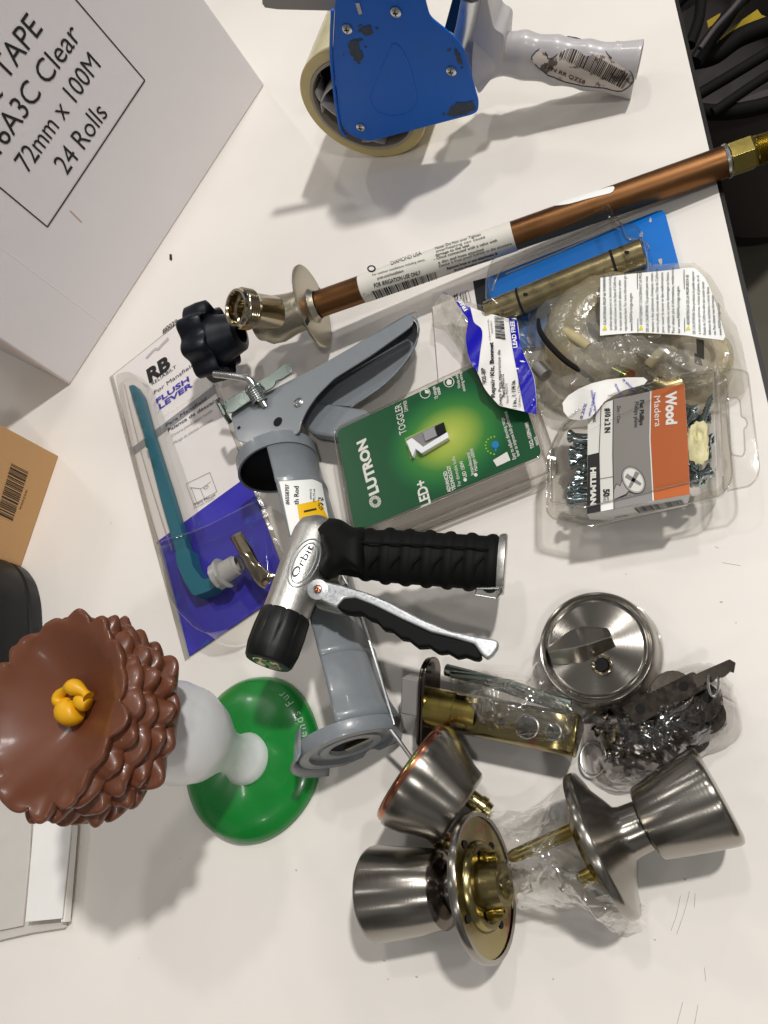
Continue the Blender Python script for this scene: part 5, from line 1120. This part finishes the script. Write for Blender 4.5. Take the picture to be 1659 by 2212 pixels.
def key(label, A, B, z, z2=None):
    A, B = P(*k1(*A), z), P(*k1(*B), z2 or z); d_ = (B-A).normalized(); s_ = zv.cross(d_).normalized(); l_ = .050
    r_ = thing('door_key', label, 'key', A, 'dark keys in the plastic bag')
    b = MB(); b.prism([A+d_*(.012-.0125*cos(t))+s_*.0115*sin(t) for t in [i*2*pi/22 for i in range(22)]], (0, 0, -.002), 0); build(b, 'bow', ['dkey'], r_, bevel=.0004)
    b = MB(); out = [A+d_*.0215+s_*.0036, A+d_*l_*.96+s_*.0036, A+d_*l_+s_*.0008]; k = 7
    for i in range(k): out += [A+d_*(l_-.003-i*.0034)-s_*(.0028 if i % 2 else .0034), A+d_*(l_-.0046-i*.0034)-s_*(.0034 if i % 2 else .0022)]
    out.append(A+d_*.0215-s_*.0036); b.prism(out, (0, 0, -.0018), 0); build(b, 'blade', ['dkey'], r_)
    b = MB(); b.disc(A+d_*.006+V((0, 0, .0002)), zv, .0026, 0); build(b, 'bow_hole', ['hole'], r_)
key('dark door key whose tip pokes out of the bag toward the upper right', (1150,528), (1475,388), .024, .036)
key('dark door key with its bow at the right side of the bag', (1470,610), (1250,560), .022)
key('dark door key lying under the top key at the right of the bag', (1440,500), (1180,600), .026)
key('dark door key at the lower right of the bag near the doorknob', (1400,700), (1150,640), .017)
def mini(i, A, B, z, lab):
    A, B = P(*k1(*A), z), P(*k1(*B), z+.002); b = MB(); d_ = (B-A).normalized(); pf = [(0, .0001), (0, .0036), (.002, .0030), (.0028, .0016)]
    n_ = 9; l_ = (B-A).length
    for k in range(n_): pf += [(.004+k*(l_-.005)/n_, .0013), (.0046+k*(l_-.005)/n_, .0019)]
    pf += [(l_, .0002)]; b.lathe(A, d_, pf, 0, seg=12); build(b, 'machine_screw', ['dkey' if i % 2 else 'dchrome'], label=lab, cat='screw', group='dark screws inside the hardware bag', angle=50)
rn = random.Random(5)
for i in range(16):
    x, y = rn.uniform(900, 1200), rn.uniform(610, 820); a_ = rn.uniform(0, 2*pi); l_ = rn.uniform(45, 85)
    mini(i, (x, y), (x+l_*cos(a_), y+l_*sin(a_)), rn.uniform(.008, .026), 'small dark screw heaped in the left half of the plastic hardware bag')
b = MB(); b.tube([P(*k1(888+56*cos(t), 785+76*sin(t)), .004+.001*sin(t)) for t in [i*2*pi/32 for i in range(33)]], .0007, 0, seg=8); build(b, 'key_ring', ['steel'], label='thin steel split ring at the lower left of the hardware bag', cat='ring')
b = MB(); b.tube([P(*k1(1418+24*cos(t), 450+62*sin(t)), .036+.006*sin(t)) for t in [i*2*pi/28 for i in range(29)]], .0007, 0, seg=8); build(b, 'key_ring', ['steel'], label='thin steel ring through the key tip at the upper right of the bag', cat='ring')

# ------------------------------------------------------------------ deadbolt cup
k2 = lambda x, y: (x/1.886+779.3, y/1.886+1558.6)
cu_ = thing('deadbolt_collar', 'tapered brushed nickel deadbolt collar with copper coloured back rim', 'lock collar', P(930, 1720))
CA, CB = P(*k2(228, 218), .046), P(*k2(400, 352), .0365); ca = (CB-CA).normalized(); cl = (CB-CA).length; r1_ = rpx(CA, 124); r2_ = rpx(CB, 88)
b = MB(); b.lathe(CA, ca, [(-.001, r1_*.96), (-.001, r1_), (.002, r1_*1.01), (cl*.35, r1_*.93), (cl*.8, r2_*1.06), (cl, r2_), (cl+.0015, r2_*.93), (cl+.002, r2_*.8), (cl+.002, r2_*.3), (cl+.001, .001)], 0, seg=80, hint=zv); build(b, 'cup', ['brushed'], cu_, angle=50)
b = MB(); b.lathe(CA, -ca, [(-.0005, r1_*.97), (.003, r1_*.97), (.0048, r1_*.95), (.0058, r1_*.90), (.005, r1_*.8), (.003, r1_*.5), (.003, .001)], 0, seg=72, hint=zv); build(b, 'back_rim', ['copperrim'], cu_, angle=50)
for q0, q1 in (((430,320),(512,362)), ((350,430),(352,498))):
    A2 = P(*k2(*q0), .024); B2 = P(*k2(*q1), .016); A2 = CB+(A2-CB); d_ = ca
    b = MB(); b.lathe(B2-ca*.016, ca, [(0, .0055), (.010, .0055), (.0105, .0064), (.014, .0066), (.0145, .0055), (.018, .0052), (.018, .001)], 0, seg=26, hint=zv); build(b, 'mounting_post', ['irid'], cu_)

# ------------------------------------------------------------------ right door knob
def knob_profile(l0, r0_, l1, r1_): return [(l0-.001, r0_*.55), (l0-.0005, r0_*.80), (l0, r0_*.93), (l0+.0012, r0_), (l0+(l1-l0)*.5, r0_+(r1_-r0_)*.55), (l1-.003, r1_*.99), (l1-.001, r1_*.98), (l1, r1_*.94), (l1+.0008, r1_*.85), (l1+.0005, r1_*.5), (l1+.0012, .0003)]
kr = thing('tulip_doorknob', 'tulip door knob in brushed nickel with flared rose at the right', 'door knob', P(1420, 1800), 'pair of tulip door knobs')
RA, RB = P(*k2(985, 495), .036), P(*k2(1465, 292), .034); ra = (RB-RA).normalized(); rl = (RB-RA).length
R1, R2_ = rpx(RA, 155), rpx(RB, 108); tq = lambda x: (axis_at(RA, RB, x)-RA).length*(1 if x > px(RA)[0] else -1)
xk = lambda x: x/1.886+779.3
b = MB(); b.lathe(RA, ra, [(-.003, R1*.90), (-.003, R1*.985), (-.002, R1), (.0005, R1), (.0018, R1*.985), (.0026, R1*.93), (.005, R1*.72), (.010, R1*.50), (tq(xk(1075)), R1*.37), (tq(xk(1095)), R1*.345), (tq(xk(1155)), R1*.335), (tq(xk(1160)), R1*.25)], 0, seg=96, hint=zv); build(b, 'rose', ['brushed'], kr, angle=50)
b = MB(); b.lathe(RA, ra, knob_profile(tq(xk(1165)), R2_*.74, tq(xk(1460)), R2_), 0, seg=96, hint=zv); build(b, 'knob', ['brushed'], kr, angle=50)
b = MB(); b.lathe(RA, ra, [(-.0028, R1*.90), (-.0045, R1*.82), (-.006, R1*.6), (-.010, R1*.45), (-.010, .001)], 0, seg=56, hint=zv); build(b, 'back_plate', ['irid'], kr)
_, ru2, rw2 = frame(ra, zv)
_ss = sorted((.012, -.012), key=lambda q_: px(RA+ru2*q_*.6+rw2*q_)[1])
for s_, k_ in zip(_ss, (1.45, .5)):
    b = MB(); b.lathe(RA+ru2*s_*.6+rw2*s_, -ra, [(.004, .0042), (.024*k_, .0040), (.034*k_, .0036), (.036*k_, .0026), (.036*k_, .0001)], 0, seg=20); build(b, 'stem_post', ['brass'], kr)

kl = thing('tulip_doorknob', 'tulip door knob in brushed nickel with brass backed rose facing right', 'door knob', P(950, 1930), 'pair of tulip door knobs')
LA, LB = P(*k2(505, 668), .036), P(*k2(72, 700), .030); lax = (LB-LA).normalized()
R1b, R2b = rpx(LA, 150), rpx(LB, 97); tq = lambda x: (axis_at(LA, LB, x)-LA).length
b = MB(); b.lathe(LA, lax, [(-.001, R1b*.93), (-.0015, R1b*.985), (-.0005, R1b), (.002, R1b), (.0032, R1b*.985), (.004, R1b*.90), (.0055, R1b*.55), (.008, R1b*.36), (.0115, R1b*.32), (tq(xk(345)), R1b*.31)], 0, seg=96, hint=zv); build(b, 'rose', ['brushed'], kl, angle=50)
b = MB(); b.lathe(LA, lax, knob_profile(tq(xk(345)), R2b*.78, tq(xk(62)), R2b), 0, seg=96, hint=zv); build(b, 'knob', ['brushed'], kl, angle=50)
b = MB(); b.lathe(LA, lax, [(tq(xk(345))-.0045, R2b*.50), (tq(xk(345))-.003, R2b*.70), (tq(xk(345))+.001, R2b*.80), (tq(xk(345))+.002, R2b*.74)], 0, seg=64, hint=zv); build(b, 'neck_ring', ['dchrome'], kl, angle=60)
b = MB(); b.lathe(LA, -lax, [(0, R1b*.93), (-.0002, R1b*.88), (-.0012, R1b*.80), (-.0012, R1b*.62), (.0008, R1b*.60), (.0022, R1b*.56), (.0022, R1b*.50), (.0002, R1b*.46), (.0002, R1b*.36), (.004, R1b*.34), (.012, R1b*.30), (.012, R1b*.20), (.006, .001)], 0, seg=80, hint=zv); bk = build(b, 'back_plate', ['irid'], kl, angle=40)
_, lu2, lw2 = frame(-lax, zv)
b = MB()
for ph in (2.3, 4.0, .6, 5.4):
    c_ = LA+(lu2*cos(ph)+lw2*sin(ph))*R1b*.70+lax*-.0; b.disc(c_-lax*-.0008, -lax, .0030, 0, 18, ry=.0022)
build(b, 'plate_hole', ['hole'], bk)
for s_ in (.013, -.013):
    b = MB(); b.lathe(LA+lw2*s_, -lax, [(.001, .0045), (.005, .0045), (.005, .0036), (.010, .0034), (.010, .001)], 0, seg=20); build(b, 'screw_post', ['brass'], kl)

# ------------------------------------------------------------------ film between the knobs
fb = thing('plastic_wrap', 'torn clear plastic bag draped between the two door knobs', 'plastic bag', P(1230, 1890))
b = MB(); baggy(b, [k2(*p) for p in ((455,390),(560,385),(680,360),(760,290),(820,265),(850,290),(880,420),(960,560),(1010,640),(1100,740),(1160,800),(1080,850),(1010,880),(960,820),(860,770),(700,770),(560,760),(500,640),(470,500))], k2(760, 580), .022, lambda t, x, y: .030*(1-(1-t)**2), rings=18, amp=.0055, scale=60, seed=9, k=5); build(b, 'film', ['wrap'], fb, angle=12)
b = MB(); baggy(b, [k2(*p) for p in ((500,600),(640,570),(800,560),(900,600),(1000,700),(1140,840),(1060,880),(1010,870),(900,790),(700,750),(540,720))], k2(780, 680), .006, lambda t, x, y: .030*(1-(1-t)**2), rings=12, amp=.006, scale=80, seed=19, k=5); build(b, 'film', ['wrap'], fb, angle=12)

# ------------------------------------------------------------------ toy: green base, plain pedestal, brown bowl
toy = thing('toy_stand', 'brown scalloped bowl on a plain white pedestal and round green base', 'toy', P(550, 1635))
bc = P(549, 1637, 0); Rb = .0585
b = MB(); dent = lambda ph, k: 1+.012*cos(3*ph+1)+.008*cos(5*ph)
b.lathe(bc, zv, [(0, Rb*.985), (.0015, Rb), (.005, Rb*.985), (.009, Rb*.93), (.0125, Rb*.82), (.0150, Rb*.66), (.0160, Rb*.45), (.0166, Rb*.2), (.0166, .0003)], 0, seg=96, mod=dent)
for v_ in b.v:
    if v_.z > .004: v_.z += .0022*noise.noise(V((v_.x*38, v_.y*38, 0)))
grn = build(b, 'green_base', ['green'], toy, angle=80)
b = MB(); word = 'Friends Fur'
glen = 0
for i, ch in enumerate(word):
    a_ = rad(7+i*6.0)
    if ch == ' ': continue
    rr3 = Rb*.905; z_ = .0118
    c_ = bc+V((cos(a_)*rr3, sin(a_)*rr3, z_)); out_ = V((cos(a_), sin(a_), 0)); tan_ = V((-sin(a_), cos(a_), 0)); upd = (-out_*.80+zv*.34).normalized()
    b.text(ch, c_, tan_, upd, .0060, None, 0, .0, align='center')
for v_ in b.v:
    d_ = (V((v_.x, v_.y, 0))-bc).length/Rb
    pfz = [(.0, .0166), (.45, .0160), (.66, .0150), (.82, .0125), (.93, .009), (.985, .005), (1.0, .0015)]
    for (x0, z0), (x1, z1) in zip(pfz, pfz[1:]):
        if x0 <= d_ <= x1: v_.z = z0+(z1-z0)*(d_-x0)/(x1-x0)+.0022*noise.noise(V((v_.x*38, v_.y*38, 0)))+.0005; break
build(b, 'lettering', ['gtext'], grn)
pc0 = P(535, 1640, .014)
top_c = V((-.352, .010, .150))
b = MB(); pr_f = [(0, .018), (.003, .0185), (.008, .016), (.018, .0135), (.030, .0145), (.042, .0195), (.056, .0270), (.072, .0315), (.088, .0310), (.104, .0270), (.118, .0235), (.130, .024), (.134, .024)]
pa_ = (top_c-pc0).normalized(); sc_l = (top_c-pc0).length/.134
b.lathe(pc0, pa_, [(t*sc_l, r) for t, r in pr_f], 0, seg=64); build(b, 'pedestal', ['whitep'], toy, angle=80)
# bowl
nc = P(112, 1532, .180); nb = V((nc.x*.6+top_c.x*.4, nc.y, 0))
lay = [(.182, .0525, .0034, 15, 0.2), (.174, .0530, .0038, 18, .9), (.166, .0532, .0042, 17, 2.0), (.158, .0526, .0042, 19, 4.0), (.150, .0505, .004, 16, 3.1)]
b = MB()
def bowlprof(zt_, R_, amp, n_, ph0, inner):
    prof = inner
    def fn(u, v):
        ph = u*2*pi; k = int(round(v*(len(prof)-1))); t, r, lob = prof[k]
        w_ = 1-abs(sin(n_*ph/2+ph0+.35*sin(3*ph+ph0)))**1.0
        w_ = (abs(cos(n_*ph/2+ph0+1.3*noise.noise(V((cos(ph)*1.6, sin(ph)*1.6, ph0*3))))))**.7*(.55+.9*abs(noise.noise(V((cos(ph)*2.5, sin(ph)*2.5, ph0*7+2))))**.5)
        rr = r+lob*amp*(w_-.35)*2*(1+.5*sin(5*ph+ph0*3)); z = zt_+t+lob*amp*.35*(w_-.5)
        return V((nc.x+rr*cos(ph), nc.y+rr*sin(ph), z))
    return fn, len(prof)-1
tilt = Matrix.Rotation(rad(4), 3, 'Y')
for i, (z_, R_, am, n_, p0) in enumerate(lay):
    if i == 0: prof = [(-.022, .0005, 0), (-.0215, .006, 0), (-.019, .014, 0), (-.014, .026, 0), (-.0085, .036, 0), (-.0045, .0420, 0), (-.0022, .0460, .05), (-.001, R_*.93, .35), (0, R_*.98, .8), (-.0012, R_, 1), (-.004, R_*.985, .9), (-.010, R_*.93, .5), (-.016, R_*.86, .2)]
    else: prof = [(.004, R_*.86, .1), (.001, R_*.95, .6), (-.0005, R_*.99, .95), (-.003, R_, 1), (-.006, R_*.97, .7), (-.013, R_*.88, .3), (-.022, R_*(.80 if i < 4 else .45), .1)]
    fn_, k_ = bowlprof(z_, R_, am, n_, p0, prof); b = MB(); b.grid(fn_, 220, k_, 0, closeu=True)
    sh = V((.0027*(i), -.0006*i, 0))
    for v_ in b.v:
        rv = V((v_.x-nc.x, v_.y-nc.y, 0)); rl_ = rv.length
        if rl_ > .040: v_ += rv.normalized()*.0022*noise.noise(V((v_.x*55, v_.y*55, i*3.+v_.z*60)))*(min(1, (rl_-.040)/.01)); v_.z += .0022*noise.noise(V((v_.x*70, v_.y*70, i*5.)))*(min(1, (rl_-.040)/.01))
        v_ += sh
    if i == 0:
        for v_ in b.v: v_.z += .0016*noise.noise(V((v_.x*30, v_.y*30, 3)))
    build(b, 'scalloped_bowl' if i == 0 else 'scalloped_ring', ['brown'], toy, angle=80, sub=1)
b = MB(); yc_ = V((nc.x+.006, nc.y+.002, .1655))
z3 = lambda x, y: (x/2.2255, y/2.2255+1253.7)
b.tube([P(*z3(x, y), h) for x, y, h in smoothline([(292,600,.168),(290,555,.170),(315,525,.173),(350,512,.174),(395,530,.173),(425,560,.172)], 5)], [.0035+.0012*sin(i*.5) for i in range(26)], 0, seg=14)
b.tube([P(*z3(x, y), h) for x, y, h in smoothline([(310,610,.166),(345,635,.167),(378,620,.167)], 4)], [.006, .0072, .008, .008, .0078, .0074, .007, .0062, .005][:9], 0, seg=16)
b.tube([P(*z3(x, y), h) for x, y, h in smoothline([(380,570,.169),(405,585,.169),(428,598,.168)], 4)], [.004, .0046, .005, .005, .0052, .005, .0046, .0044, .0035], 0, seg=12)
build(b, 'yellow_remnant', ['yscrap'], toy, angle=70)
b = MB(); b.disc(P(*z3(288, 620), .1705), (.4, -.3, 1), .0030, 0, 16); build(b, 'scar', ['pinkdot'], toy)
